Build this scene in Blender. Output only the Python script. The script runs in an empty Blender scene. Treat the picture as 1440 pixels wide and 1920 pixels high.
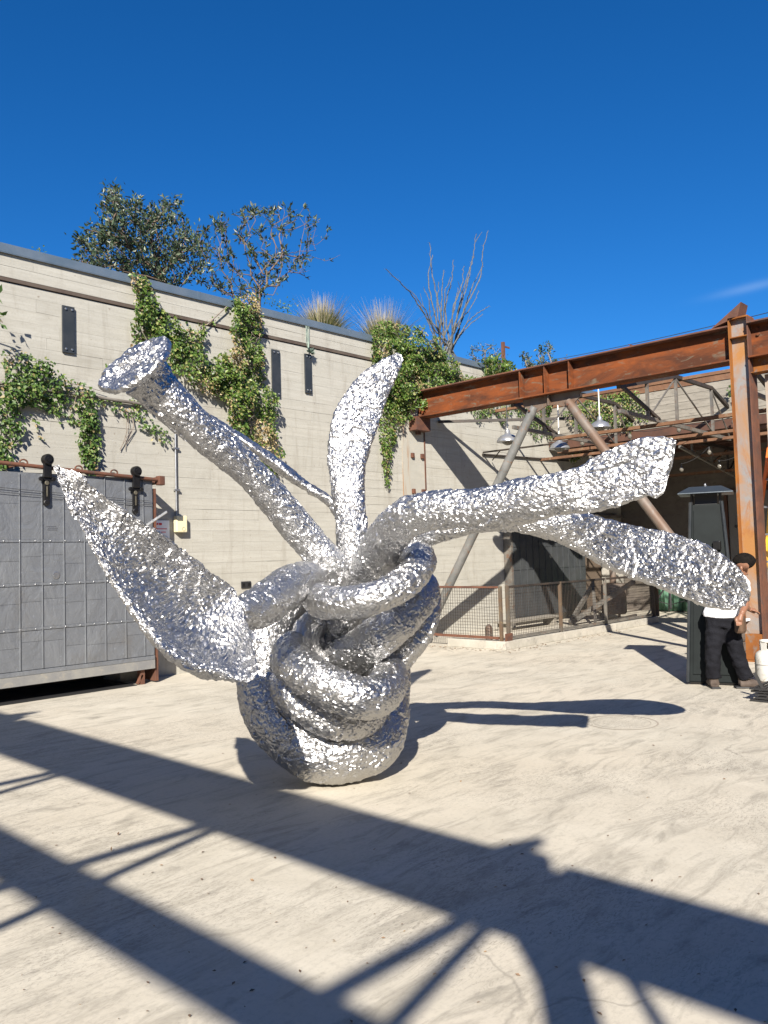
import bpy, bmesh, math, random
import numpy as np
from mathutils import Vector, Matrix

rnd = random.Random(7)
rs = np.random.RandomState(11)
sc = bpy.context.scene
col = sc.collection

# ------------------------------------------------------------------ camera, sky, sun, exposure
FPX, PITCH, ROLL, YAW, CH = 1538.5, .05244, -.0288, .75647, 1.55
_F = np.array([math.cos(YAW)*math.cos(PITCH), math.sin(YAW)*math.cos(PITCH), math.sin(PITCH)])
_R0 = np.array([math.sin(YAW), -math.cos(YAW), 0.0]); _U0 = np.cross(_R0, _F)
_R = _R0*math.cos(ROLL)+_U0*math.sin(ROLL); _U = -_R0*math.sin(ROLL)+_U0*math.cos(ROLL)
_C = np.array([0.0, 0.0, CH])
cd = bpy.data.cameras.new('camera'); cam = bpy.data.objects.new('camera', cd); col.objects.link(cam)
cd.sensor_fit = 'VERTICAL'; cd.sensor_height = 36; cd.sensor_width = 27; cd.lens = FPX/1920*36
cd.clip_end = 2000; cd.clip_start = .05
M4 = Matrix(((_R[0], _U[0], -_F[0], 0), (_R[1], _U[1], -_F[1], 0), (_R[2], _U[2], -_F[2], CH), (0, 0, 0, 1)))
cam.matrix_world = M4
sc.camera = cam

SX, SY = 1.25, 1.0                       # the sun's rays travel (SX, SY, -1)
sun_el = math.atan2(1, math.hypot(SX, SY))
world = bpy.data.worlds.new('World'); sc.world = world; world.use_nodes = True
wn = world.node_tree.nodes; wl = world.node_tree.links; wn.clear()
wo = wn.new('ShaderNodeOutputWorld'); wb = wn.new('ShaderNodeBackground'); sky = wn.new('ShaderNodeTexSky')
sky.sky_type = 'NISHITA'; sky.sun_disc = False; sky.sun_elevation = sun_el
sky.sun_rotation = math.atan2(-SX, -SY); sky.air_density = 1.0; sky.dust_density = .05; sky.ozone_density = 4.5
sky.altitude = 300
hs = wn.new('ShaderNodeHueSaturation'); hs.inputs['Saturation'].default_value = 1.1; hs.inputs['Hue'].default_value = .502
tint = wn.new('ShaderNodeMix'); tint.data_type = 'RGBA'; tint.blend_type = 'MULTIPLY'; tint.inputs[0].default_value = 1; tint.inputs[7].default_value = (.50, .82, 1.13, 1)
wl.new(sky.outputs[0], tint.inputs[6]); wl.new(tint.outputs[2], hs.inputs['Color'])
# a faint streak of high cloud
tc = wn.new('ShaderNodeTexCoord'); mp = wn.new('ShaderNodeMapping'); mp.vector_type = 'POINT'
cdir = _F + _R*(1410-720)/FPX - _U*(538-960)/FPX; cdir /= np.linalg.norm(cdir)
cright = _R*math.cos(.16)+_U*math.sin(.16); cup = _U*math.cos(.16)-_R*math.sin(.16)
def wdot(v, off):
    d = wn.new('ShaderNodeVectorMath'); d.operation = 'DOT_PRODUCT'; d.inputs[1].default_value = tuple(v)
    wl.new(tc.outputs['Generated'], d.inputs[0])
    s = wn.new('ShaderNodeMath'); s.operation = 'SUBTRACT'; s.inputs[1].default_value = off
    wl.new(d.outputs['Value'], s.inputs[0]); return s
def wmath(op, a, b=None, c=None):
    m = wn.new('ShaderNodeMath'); m.operation = op
    for i, v in enumerate((a, b, c)):
        if v is None: continue
        if isinstance(v, (int, float)): m.inputs[i].default_value = v
        else: wl.new(v.outputs[0], m.inputs[i])
    return m
du = wdot(cright, float(cright@cdir)); dv = wdot(cup, float(cup@cdir))
q = wmath('ADD', wmath('POWER', wmath('DIVIDE', wmath('ABSOLUTE', du), .034), 2), wmath('POWER', wmath('DIVIDE', wmath('ABSOLUTE', dv), .0045), 2))
cm = wmath('MULTIPLY', wmath('EXPONENT', wmath('MULTIPLY', q, -1)), .12)
mx = wn.new('ShaderNodeMix'); mx.data_type = 'RGBA'
wl.new(cm.outputs[0], mx.inputs[0]); wl.new(hs.outputs[0], mx.inputs[6]); mx.inputs[7].default_value = (7, 9, 11, 1)
wl.new(mx.outputs[2], wb.inputs[0]); wb.inputs[1].default_value = .05
wl.new(wb.outputs[0], wo.inputs[0])
sd = bpy.data.lights.new('sun', 'SUN'); sun = bpy.data.objects.new('sun', sd); col.objects.link(sun)
sd.energy = 5.0; sd.angle = math.radians(.53); sd.color = (1, .93, .83)
sun.rotation_euler = Vector((SX, SY, -1)).to_track_quat('-Z', 'Y').to_euler()
sun.location = (-8, -8, 12)
sc.view_settings.view_transform = 'Standard'; sc.view_settings.look = 'None'
sc.view_settings.exposure = 1.18; sc.view_settings.gamma = 1; sc.view_settings.use_curve_mapping = False

# ------------------------------------------------------------------ helpers
def at(px, py, d):                       # the world point d metres deep that the photograph shows at (px, py)
    return _C + d*(_F + _R*(px-720)/FPX - _U*(py-960)/FPX)
def on(px, py, ax, v):                   # the same, on an axis-aligned plane
    r = _F + _R*(px-720)/FPX - _U*(py-960)/FPX
    return _C + r*(v-_C[ax])/r[ax]

def setp(o, label=None, cat=None, group=None, kind=None):
    if label: o['label'] = label
    if cat: o['category'] = cat
    if group: o['group'] = group
    if kind: o['kind'] = kind
    return o
def empty(name, loc, label=None, cat=None, group=None, kind=None):
    o = bpy.data.objects.new(name, None); col.objects.link(o); o.location = Vector([float(c) for c in loc])
    o.empty_display_size = .1
    return setp(o, label, cat, group, kind)
def mesh_np(V, F, name, mat, smooth=False, sharp=None):
    V = np.asarray(V, np.float32); F = np.asarray(F, np.int32); k = F.shape[1]
    me = bpy.data.meshes.new(name); me.vertices.add(len(V)); me.vertices.foreach_set('co', V.ravel())
    me.loops.add(F.size); me.loops.foreach_set('vertex_index', F.ravel())
    me.polygons.add(len(F)); me.polygons.foreach_set('loop_start', np.arange(0, F.size, k, dtype=np.int32))
    me.polygons.foreach_set('loop_total', np.full(len(F), k, np.int32))
    me.polygons.foreach_set('use_smooth', np.full(len(F), smooth, bool))
    me.update(calc_edges=True); me.materials.append(mat)
    if sharp: me.set_sharp_from_angle(angle=math.radians(sharp))
    return me
def link(name, me, parent=None, kind=None):
    o = bpy.data.objects.new(name, me); col.objects.link(o)
    if parent is not None:
        o.parent = parent
        root = parent; off = Vector((0, 0, 0))
        while root is not None: off += root.location; root = root.parent
        o.location = -off                # meshes hold world coordinates; parents are unrotated
    if kind: o['kind'] = kind
    return o
class MB:
    def __init__(s): s.v = []; s.f = []; s.m = []
    def add(s, V, F, m=0):
        b = len(s.v); s.v += [tuple(float(c) for c in p) for p in V]; s.f += [tuple(i+b for i in f) for f in F]; s.m += [m]*len(F); return s
    def box(s, x0, x1, y0, y1, z0, z1, m=0):
        V = [(x0,y0,z0),(x1,y0,z0),(x1,y1,z0),(x0,y1,z0),(x0,y0,z1),(x1,y0,z1),(x1,y1,z1),(x0,y1,z1)]
        return s.add(V, [(0,3,2,1),(4,5,6,7),(0,1,5,4),(1,2,6,5),(2,3,7,6),(3,0,4,7)], m)
    def bar(s, p0, p1, w, h, up=(0,0,1), m=0):
        p0 = np.array(p0, float); p1 = np.array(p1, float); d = p1-p0; d /= np.linalg.norm(d); u = np.array(up, float)
        a = np.cross(d, u)
        if np.linalg.norm(a) < 1e-4: a = np.cross(d, (1,0,0))
        a /= np.linalg.norm(a); b = np.cross(a, d)
        V = [p+sa*a*w/2+sb*b*h/2 for p in (p0,p1) for sa,sb in ((-1,-1),(1,-1),(1,1),(-1,1))]
        return s.add(V, [(0,1,2,3),(7,6,5,4),(0,4,5,1),(1,5,6,2),(2,6,7,3),(3,7,4,0)], m)
    def tube(s, pts, rad, n=8, m=0, cap=True):
        P = np.array(pts, float); k = len(P); R = np.full(k, rad, float) if np.isscalar(rad) else np.array(rad, float)
        T = np.gradient(P, axis=0); T /= np.linalg.norm(T, axis=1)[:,None]+1e-12
        a = np.cross(T[0], (0,0,1)); a = np.cross(T[0], (1,0,0)) if np.linalg.norm(a) < .05 else a
        a /= np.linalg.norm(a); V = []
        for i in range(k):
            a = a-T[i]*(a@T[i]); a /= np.linalg.norm(a); b = np.cross(T[i], a)
            for j in range(n):
                t = 2*math.pi*j/n; V.append(P[i]+R[i]*(a*math.cos(t)+b*math.sin(t)))
        F = [(i*n+j, i*n+(j+1)%n, (i+1)*n+(j+1)%n, (i+1)*n+j) for i in range(k-1) for j in range(n)]
        if cap: F += [tuple(range(n-1,-1,-1)), tuple((k-1)*n+j for j in range(n))]
        return s.add(V, F, m)
    def lathe(s, c, prof, n=24, m=0):     # prof: (r, z) from the bottom up, about the vertical through c
        c = np.array(c, float); V = [c+np.array((r*math.cos(2*math.pi*j/n), r*math.sin(2*math.pi*j/n), z)) for r,z in prof for j in range(n)]
        F = [(i*n+j, i*n+(j+1)%n, (i+1)*n+(j+1)%n, (i+1)*n+j) for i in range(len(prof)-1) for j in range(n)]
        F += [tuple(range(n-1,-1,-1)), tuple((len(prof)-1)*n+j for j in range(n))]
        return s.add(V, F, m)
    def disc(s, c, nrm, r, t, n=16, m=0):
        c = np.array(c, float); d = np.array(nrm, float); d /= np.linalg.norm(d)
        return s.tube([c, c+d*t*.7, c+d*t], [r, r, r*.75], n, m)
    def build(s, name, mats, parent=None, smooth=False, bevel=0, kind=None, autosm=None):
        me = bpy.data.meshes.new(name); me.from_pydata(s.v, [], s.f)
        for m in (mats if isinstance(mats, (list, tuple)) else [mats]): me.materials.append(m)
        if any(s.m): me.polygons.foreach_set('material_index', s.m)
        if smooth or autosm: me.polygons.foreach_set('use_smooth', [True]*len(s.f))
        if autosm: me.set_sharp_from_angle(angle=math.radians(autosm))
        me.update(); o = link(name, me, parent, kind)
        if bevel:
            b = o.modifiers.new('bevel', 'BEVEL'); b.width = bevel; b.segments = 2; b.limit_method = 'ANGLE'
        return o

# ------------------------------------------------------------------ materials
def mat(name, base=(.5,.5,.5), rough=.6, metal=0.0, spec=.5):
    m = bpy.data.materials.new(name); m.use_nodes = True
    b = m.node_tree.nodes['Principled BSDF']
    b.inputs['Base Color'].default_value = (*base, 1); b.inputs['Roughness'].default_value = rough
    b.inputs['Metallic'].default_value = metal; b.inputs['Specular IOR Level'].default_value = spec
    return m
class NT:
    def __init__(s, m): s.m = m; s.n = m.node_tree.nodes; s.l = m.node_tree.links; s.b = s.n['Principled BSDF']; s._c = None
    def coord(s, kind='Object', scale=(1,1,1)):
        t = s.n.new('ShaderNodeTexCoord'); mp = s.n.new('ShaderNodeMapping'); mp.inputs['Scale'].default_value = scale
        s.l.new(t.outputs[kind], mp.inputs[0]); return mp.outputs[0]
    def noise(s, v, scale, detail=6, rough=.6, dist=0):
        n = s.n.new('ShaderNodeTexNoise'); n.inputs['Scale'].default_value = scale; n.inputs['Detail'].default_value = detail
        n.inputs['Roughness'].default_value = rough; n.inputs['Distortion'].default_value = dist
        s.l.new(v, n.inputs['Vector']); return n.outputs[0]
    def voro(s, v, scale, feat='F1', out=0):
        n = s.n.new('ShaderNodeTexVoronoi'); n.feature = feat; n.inputs['Scale'].default_value = scale
        s.l.new(v, n.inputs['Vector']); return n.outputs[out]
    def ramp(s, f, stops, interp='LINEAR'):
        n = s.n.new('ShaderNodeValToRGB'); n.color_ramp.interpolation = interp; e = n.color_ramp.elements
        while len(e) < len(stops): e.new(.5)
        for i, (p, c) in enumerate(stops):
            e[i].position = p; e[i].color = (*c, 1) if isinstance(c, tuple) else (c, c, c, 1)
        s.l.new(f, n.inputs[0]); return n.outputs[0]
    def mix(s, f, a, b, mode='MIX'):
        n = s.n.new('ShaderNodeMix'); n.data_type = 'RGBA'; n.blend_type = mode
        for i, v in ((0, f), (6, a), (7, b)):
            if isinstance(v, (int, float)): n.inputs[i].default_value = v if i == 0 else (v, v, v, 1)
            elif isinstance(v, tuple): n.inputs[i].default_value = (*v, 1)
            else: s.l.new(v, n.inputs[i])
        return n.outputs[2]
    def math(s, op, a, b=0.0):
        n = s.n.new('ShaderNodeMath'); n.operation = op
        for i, v in ((0, a), (1, b)):
            if isinstance(v, (int, float)): n.inputs[i].default_value = v
            else: s.l.new(v, n.inputs[i])
        return n.outputs[0]
    def bump(s, h, strength=.3, dist=.01, nrm=None):
        n = s.n.new('ShaderNodeBump'); n.inputs['Strength'].default_value = strength; n.inputs['Distance'].default_value = dist
        s.l.new(h, n.inputs['Height'])
        if nrm is not None: s.l.new(nrm, n.inputs['Normal'])
        s.l.new(n.outputs[0], s.b.inputs['Normal']); return n.outputs[0]
    def base(s, c): s.l.new(c, s.b.inputs['Base Color'])
    def rough(s, c): s.l.new(c, s.b.inputs['Roughness'])
    def orand(s):
        n = s.n.new('ShaderNodeObjectInfo'); return n.outputs['Random']
    def island(s):
        n = s.n.new('ShaderNodeNewGeometry'); return n.outputs['Random Per Island']

def make_foil():
    m = mat('crumpled_foil', (.47,.47,.473), .2, 1.0); t = NT(m)
    g = t.n.new('ShaderNodeNewGeometry'); v = t.coord('Object')
    wv = t.n.new('ShaderNodeTexNoise'); wv.inputs['Scale'].default_value = 9; wv.inputs['Detail'].default_value = 2
    t.l.new(v, wv.inputs['Vector'])
    w1 = t.n.new('ShaderNodeVectorMath'); w1.operation = 'SCALE'; w1.inputs['Scale'].default_value = .10
    t.l.new(wv.outputs['Color'], w1.inputs[0])
    w2 = t.n.new('ShaderNodeVectorMath'); w2.operation = 'ADD'; t.l.new(v, w2.inputs[0]); t.l.new(w1.outputs[0], w2.inputs[1])
    acc = g.outputs['Normal']
    for sc_, amp in ((46, .16), (130, .18)):
        vo = t.n.new('ShaderNodeTexVoronoi'); vo.inputs['Scale'].default_value = sc_; t.l.new(w2.outputs[0], vo.inputs['Vector'])
        s1 = t.n.new('ShaderNodeVectorMath'); s1.operation = 'SUBTRACT'; s1.inputs[1].default_value = (.5,.5,.5)
        t.l.new(vo.outputs['Color'], s1.inputs[0])
        s2 = t.n.new('ShaderNodeVectorMath'); s2.operation = 'SCALE'; s2.inputs['Scale'].default_value = amp
        t.l.new(s1.outputs[0], s2.inputs[0])
        s3 = t.n.new('ShaderNodeVectorMath'); s3.operation = 'ADD'
        t.l.new(acc, s3.inputs[0]); t.l.new(s2.outputs[0], s3.inputs[1]); acc = s3.outputs[0]
    nn = t.n.new('ShaderNodeVectorMath'); nn.operation = 'NORMALIZE'; t.l.new(acc, nn.inputs[0])
    t.l.new(nn.outputs[0], t.b.inputs['Normal'])
    t.rough(t.ramp(t.noise(v, 30, 3), [(.3, .28), (.7, .50)]))
    return m
M = {}
M['foil'] = make_foil()

def make_ground():
    m = mat('worn_concrete_slab', (.4,.37,.32), .8); t = NT(m); v = t.coord('Object')
    big = t.noise(v, .45, 5, .6, .4); mid = t.noise(v, 2.3, 8, .68, .6); fine = t.noise(v, 38, 5, .7)
    c = t.ramp(mid, [(.28, (.375,.345,.28)), (.48, (.445,.412,.340)), (.72, (.485,.452,.378))])
    c = t.mix(t.ramp(big, [(.38, 0.0), (.62, .55)]), c, (.485,.435,.35))
    # greyish stains and drag marks
    vs = t.coord('Object', (1.0, 3.6, 1)); st = t.noise(vs, 1.7, 7, .7, 1.2)
    c = t.mix(t.ramp(st, [(.49, 0.0), (.70, .8)]), c, (.22,.203,.165))
    c = t.mix(t.ramp(fine, [(.34, .25), (.5, 0.0)]), c, (.22,.20,.175))
    sp = t.noise(v, 95, 2, .5)
    c = t.mix(t.ramp(sp, [(.70, 0.0), (.78, .5)]), c, (.14,.125,.11))
    # scuffed, worn skin near the front
    sc2 = t.noise(t.coord('Object', (5, 14, 1)), 2.6, 9, .78, 2.5)
    msk = t.noise(v, .7, 2, .5)
    c = t.mix(t.math('MULTIPLY', t.ramp(sc2, [(.50, 0.0), (.60, .6)]), t.ramp(msk, [(.44, 0.0), (.58, 1.0)])), c, (.15,.137,.115))
    # hairline cracks
    cn = t.n.new('ShaderNodeTexNoise'); cn.inputs['Scale'].default_value = 1.1; cn.inputs['Detail'].default_value = 5; t.l.new(v, cn.inputs['Vector'])
    ad = t.n.new('ShaderNodeVectorMath'); ad.operation = 'MULTIPLY_ADD'; ad.inputs[1].default_value = (.9,.9,.9)
    t.l.new(cn.outputs['Color'], ad.inputs[0]); t.l.new(v, ad.inputs[2])
    cr = t.voro(ad.outputs[0], .33, 'DISTANCE_TO_EDGE')
    crm = t.math('MULTIPLY', t.ramp(cr, [(0.0, .55), (.0035, 0.0)]), t.ramp(t.noise(v, .9, 2), [(.56, 0.0), (.62, .8)]))
    c = t.mix(crm, c, (.13,.12,.10))
    t.base(c)
    h = t.math('ADD', t.math('MULTIPLY', fine, .5), t.math('MULTIPLY', mid, .8))
    h = t.math('SUBTRACT', h, t.math('MULTIPLY', t.ramp(sc2, [(.5, 0.0), (.6, 1.0)]), .25))
    t.bump(h, .11, .012); t.rough(t.ramp(mid, [(.3, .62), (.7, .9)]))
    return m
M['ground'] = make_ground()

def make_board():
    m = mat('board_formed_concrete', (.5,.46,.38), .85); t = NT(m); v = t.coord('Object')
    vs = t.coord('Object', (.7, 1, 9)); gr = t.noise(vs, 2.2, 8, .7, .5); mid = t.noise(v, 1.4, 6, .65, .5); fi = t.noise(v, 42, 4, .7)
    r = t.orand()
    c = t.ramp(r, [(0, (.348,.337,.296)), (.5, (.375,.364,.322)), (1, (.36,.347,.303))])
    c = t.mix(t.ramp(gr, [(.42, .30), (.62, 0.0)]), c, (.24,.225,.187))
    c = t.mix(t.ramp(mid, [(.55, 0.0), (.78, .45)]), c, (.21,.195,.162))
    c = t.mix(t.ramp(t.noise(t.coord('Object', (3.5, 1, .55)), 1.6, 6, .7, .3), [(.52, 0.0), (.74, .6)]), c, (.21,.19,.155))
    c = t.mix(t.ramp(t.noise(v, 17, 2, .4), [(.74, 0.0), (.79, .7)]), c, (.16,.13,.10))
    # ragged lips of cement where two form boards met
    c = t.mix(t.ramp(fi, [(.32, .25), (.5, 0.0)]), c, (.225,.208,.172))
    t.base(c)
    t.bump(t.math('ADD', t.math('MULTIPLY', gr, .8), t.math('MULTIPLY', fi, .3)), .35, .012)
    return m
M['board'] = make_board()
def noisy(name, c1, c2, scale=6, rough=.7, metal=0.0, bump=.15, c3=None, scl=(1,1,1), lo=.38, hi=.62, bd=.006, spec=.5):
    c1 = tuple(x*.82 for x in c1); c2 = tuple(x*.82 for x in c2); c3 = tuple(x*.82 for x in c3) if c3 else None
    m = mat(name, c1, rough, metal, spec); t = NT(m); v = t.coord('Object', scl)
    n = t.noise(v, scale, 7, .65, .4); c = t.mix(t.ramp(n, [(lo, 0.0), (hi, 1.0)]), c1, c2)
    if c3: c = t.mix(t.ramp(t.noise(v, scale*2.3, 6, .7, .8), [(.55, 0.0), (.66, .85)]), c, c3)
    t.base(c)
    if bump: t.bump(t.noise(v, scale*6, 5, .7), bump, bd)
    return m
M['joint'] = noisy('recessed_joint', (.28,.265,.225), (.42,.40,.355), 6, .9)
M['curb'] = noisy('curb_concrete', (.36,.34,.29), (.47,.44,.38), 4, .85, c3=(.27,.25,.22))
M['coping'] = noisy('grey_blue_flashing', (.13,.18,.23), (.17,.215,.265), 3, .42, .35, .05)
M['rust'] = noisy('rusted_steel', (.225,.064,.019), (.080,.032,.018), 2.6, .82, 0.0, .35, (.15,.125,.09), (1,.5,1.6), .36, .60, .006, .15)
M['rust_dark'] = noisy('dark_rust', (.085,.035,.022), (.15,.058,.03), 4, .8, 0.0, .3, (.06,.05,.045))
M['rust_yellow'] = noisy('ochre_rust', (.30,.115,.025), (.17,.06,.02), 2.2, .8, 0.0, .3, (.17,.155,.14), (1,1,.5), .38, .62, .006, .2)
M['pipe'] = noisy('weathered_blue_grey_pipe', (.17,.175,.17), (.29,.285,.27), 3, .5, .35, .2, (.30,.15,.07), (1,1,1), .35, .65)
M['pipe_rust'] = noisy('rust_brown_pipe', (.14,.085,.055), (.17,.14,.115), 3, .6, .1, .2, (.16,.155,.145))
M['steel_thin'] = noisy('grey_bar_steel', (.14,.135,.125), (.24,.22,.19), 4, .55, .4, .15, (.20,.10,.055))
M['steel_black'] = noisy('black_bar_steel', (.030,.026,.024), (.06,.045,.036), 4, .6, .2, .15)
M['purlin'] = noisy('rusty_angle_steel', (.20,.10,.05), (.13,.06,.03), 3, .75, 0, .2, (.22,.16,.10))
M['post_rust'] = noisy('dull_brown_post_rust', (.12,.075,.045), (.10,.09,.075), 3, .8, 0, .2, (.18,.135,.08), spec=.2)
M['iron'] = noisy('dark_painted_steel', (.030,.036,.042), (.045,.05,.055), 5, .45, .2, .1)
M['black'] = noisy('glossy_black_iron', (.012,.012,.013), (.022,.021,.021), 8, .28, .3, .15)
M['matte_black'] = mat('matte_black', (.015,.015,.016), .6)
M['galv'] = noisy('galvanised', (.42,.43,.44), (.55,.56,.57), 12, .4, .9, .05)
M['aluminium'] = noisy('spun_aluminium', (.45,.46,.48), (.54,.55,.57), 14, .3, .7, .03)
M['bulb'] = mat('bulb_glass', (.13,.12,.10), .08)
M['cream'] = mat('cream_plastic', (.62,.56,.36), .5)
M['wire'] = mat('dark_wire', (.05,.05,.052), .5, .3)
M['cable_bright'] = mat('strand', (.25,.25,.25), .4, .6)
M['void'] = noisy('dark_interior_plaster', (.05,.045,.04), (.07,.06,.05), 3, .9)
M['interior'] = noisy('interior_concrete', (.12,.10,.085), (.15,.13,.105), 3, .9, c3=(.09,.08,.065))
M['deck'] = noisy('brown_roof_deck', (.10,.042,.024), (.065,.030,.019), 3, .75, c3=(.08,.04,.028))
M['plank'] = noisy('grey_weathered_board', (.30,.275,.23), (.22,.20,.165), 3, .85, 0, .3, (.15,.135,.115), (6,.6,4))
M['grey_door'] = noisy('grey_interior_door', (.15,.14,.125), (.165,.155,.14), 3, .6)
M['white_paint'] = mat('white_paint', (.75,.74,.70), .5)
M['red'] = mat('red_print', (.6,.03,.03), .5)
M['paper'] = mat('white_paper_sign', (.75,.76,.78), .6)
M['soil'] = mat('soil', (.09,.065,.045), .95)

def make_doorskin(name, a, b_, rough, met, wav=.5):
    m = mat(name, a, rough, met); t = NT(m); v = t.coord('Object'); r = t.orand()
    n = t.noise(v, 3.1, 3, .5, .8); n2 = t.noise(t.coord('Object', (1, 1, .6)), 5.5, 5, .6, 1.5)
    c = t.mix(t.ramp(n, [(.3, 0.0), (.7, 1.0)]), a, b_)
    c = t.mix(t.ramp(r, [(0, 0.0), (1, .35)]), c, tuple(x*.86 for x in a))
    c = t.mix(t.ramp(t.noise(v, 26, 3, .6), [(.66, 0.0), (.74, .6)]), c, tuple(min(1, x*1.7) for x in a))
    c = t.mix(t.ramp(t.noise(v, 1.2, 6, .7, 1.0), [(.56, 0.0), (.72, .5)]), c, (.26*a[0]/.3,.235*a[0]/.3,.20*a[0]/.3))
    t.base(c); h = t.math('ADD', n, t.math('MULTIPLY', n2, .55)); t.bump(h, wav*.6, .07)
    return m
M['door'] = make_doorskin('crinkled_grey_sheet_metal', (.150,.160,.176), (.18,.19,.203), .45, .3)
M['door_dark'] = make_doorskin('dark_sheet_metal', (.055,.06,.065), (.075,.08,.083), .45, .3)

def leafmat(name, stops, rough=.45, trans=.25, dead=None):
    m = mat(name, stops[0][1], rough); t = NT(m)
    c = t.ramp(t.island(), stops); t.base(c)
    tr = t.n.new('ShaderNodeBsdfTranslucent'); ms = t.n.new('ShaderNodeMixShader'); ms.inputs[0].default_value = trans
    br = t.n.new('ShaderNodeHueSaturation'); br.inputs['Value'].default_value = 1.5; br.inputs['Saturation'].default_value = 1.1
    t.l.new(c, br.inputs['Color']); t.l.new(br.outputs[0], tr.inputs[0])
    out = t.n['Material Output']; t.l.new(t.b.outputs[0], ms.inputs[1]); t.l.new(tr.outputs[0], ms.inputs[2]); t.l.new(ms.outputs[0], out.inputs[0])
    return m
M['ivy'] = leafmat('creeper_leaves', [(0, (.030,.060,.012)), (.3, (.060,.115,.020)), (.62, (.105,.175,.030)), (.86, (.17,.23,.05)), (.95, (.27,.26,.10)), (1, (.24,.15,.07))])
M['ivy_dark'] = leafmat('dark_creeper_leaves', [(0, (.03,.065,.015)), (.4, (.06,.115,.024)), (.8, (.11,.18,.038)), (.95, (.19,.23,.07)), (1, (.30,.22,.12))])
M['ivy_dry'] = leafmat('dry_creeper_leaves', [(0, (.17,.12,.06)), (.4, (.32,.24,.12)), (.8, (.45,.36,.20)), (1, (.20,.22,.06))])
M['shrub'] = leafmat('waxy_grey_green_leaves', [(0, (.014,.028,.012)), (.45, (.028,.050,.020)), (.8, (.055,.082,.036)), (.93, (.10,.12,.07)), (1, (.15,.16,.11))], .46, .10)
M['grass'] = leafmat('tussock_blades', [(0, (.09,.115,.03)), (.45, (.17,.18,.06)), (.8, (.30,.27,.13)), (1, (.40,.33,.19))], .55, .3)
M['plume'] = leafmat('pale_plumes', [(0, (.27,.235,.15)), (.6, (.40,.35,.24)), (1, (.52,.47,.37))], .6, .3)
M['bark'] = noisy('branch_bark', (.13,.085,.06), (.20,.14,.10), 14, .85)
M['bark_grey'] = noisy('grey_thorny_bark', (.15,.15,.135), (.085,.085,.078), 18, .85)
M['twig'] = noisy('pale_twig', (.26,.22,.18), (.17,.135,.11), 18, .85)
M['succulent'] = mat('grey_green_succulent', (.16,.22,.18), .6)
M['litter'] = leafmat('dry_litter', [(0, (.10,.06,.035)), (.6, (.2,.13,.08)), (1, (.3,.2,.1))], .8, 0)

# ------------------------------------------------------------------ ground
def sheet(name, x0, x1, y0, y1, z, m, nx=1, ny=1, kind='structure'):
    xs = np.linspace(x0, x1, nx+1); ys = np.linspace(y0, y1, ny+1)
    V = [(x, y, z) for y in ys for x in xs]; F = [(j*(nx+1)+i, j*(nx+1)+i+1, (j+1)*(nx+1)+i+1, (j+1)*(nx+1)+i) for j in range(ny) for i in range(nx)]
    return setp(link(name, mesh_np(V, F, name, m)), kind=kind)
sheet('ground', -260, 260, -260, 260, 0, M['ground'])
YW = 9.9                                  # face of the long wall

# ------------------------------------------------------------------ board-formed wall
ZT = 5.30
W = empty('board_formed_wall', (11, YW, 0), 'long cream board-formed concrete wall with creepers hanging down it', 'wall')
core = MB()
core.box(-9, -2.0, YW+.02, YW+.45, 0, ZT); core.box(-2.0, 5.42, YW+.02, YW+.45, 2.52, ZT)
core.box(5.42, 17.07, YW+.02, YW+.45, 0, ZT); core.box(17.07, 18.95, YW+.02, YW+.45, 2.30, ZT); core.box(18.95, 23, YW+.02, YW+.45, 0, ZT)
core.build('core', M['joint'], W)
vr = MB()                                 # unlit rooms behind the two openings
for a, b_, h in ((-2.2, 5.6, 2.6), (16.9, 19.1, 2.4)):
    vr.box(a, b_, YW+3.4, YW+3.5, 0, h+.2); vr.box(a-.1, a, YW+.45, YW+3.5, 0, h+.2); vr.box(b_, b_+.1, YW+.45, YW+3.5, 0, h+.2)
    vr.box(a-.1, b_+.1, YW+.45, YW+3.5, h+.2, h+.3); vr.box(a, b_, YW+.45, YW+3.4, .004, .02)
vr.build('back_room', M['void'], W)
def board(x0, x1, z0, z1, proud):
    n = max(2, int((x1-x0)/.45)); xs = np.linspace(x0, x1, n+1)
    gp = rs.choice([.0005, .0015, .003, .004]); jt = rs.uniform(-.6*gp-.0015, gp, n+1).clip(0); jb = rs.uniform(-.6*gp-.0015, gp, n+1).clip(0)
    yf = YW-proud; V = []
    for i, x in enumerate(xs):
        V += [(x, yf, z0+jb[i]), (x, yf, z1-jt[i]), (x, YW+.02, z0+jb[i]), (x, YW+.02, z1-jt[i])]
    F = []
    for i in range(n):
        a = 4*i; b_ = a+4
        F += [(a, b_, b_+1, a+1), (a+1, b_+1, b_+3, a+3), (a+2, b_+2, b_, a)]
    F += [(0, 1, 3, 2), (4*n, 4*n+2, 4*n+3, 4*n+1)]
    return mesh_np(V, np.array(F), 'board', M['board'])
nb = 0; z = 0.0; k = 0
courses = []
hz = [.152]*33
while z < 4.955-.02:
    h = min(.152+rs.uniform(-.012, .012), 4.955-z)
    if 4.955-z-h < .06: h = 4.955-z
    courses.append((z, z+h)); z += h
courses += [(5.02, 5.155), (5.157, ZT)]
for (z0, z1) in courses:
    spans = [(2.0, 19.25)]
    if z0 < 2.5: spans = [(5.42, 19.25)]
    if z0 < 2.28: spans = [(5.42, 17.07)]
    for a, b_ in spans:
        x = a
        while x < b_-.05:
            L = rs.choice([1.7, 2.4, 3.0, 3.6, 4.3, 5.2]) if x > a else rs.uniform(.8, 3.5)
            e = min(b_, x+L); e = b_ if b_-e < .6 else e
            link('board', board(x+.001, e-.0015, z0+.0005, z1-.0005, rs.uniform(0, .002)), W)
            nb += 1; x = e
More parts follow.
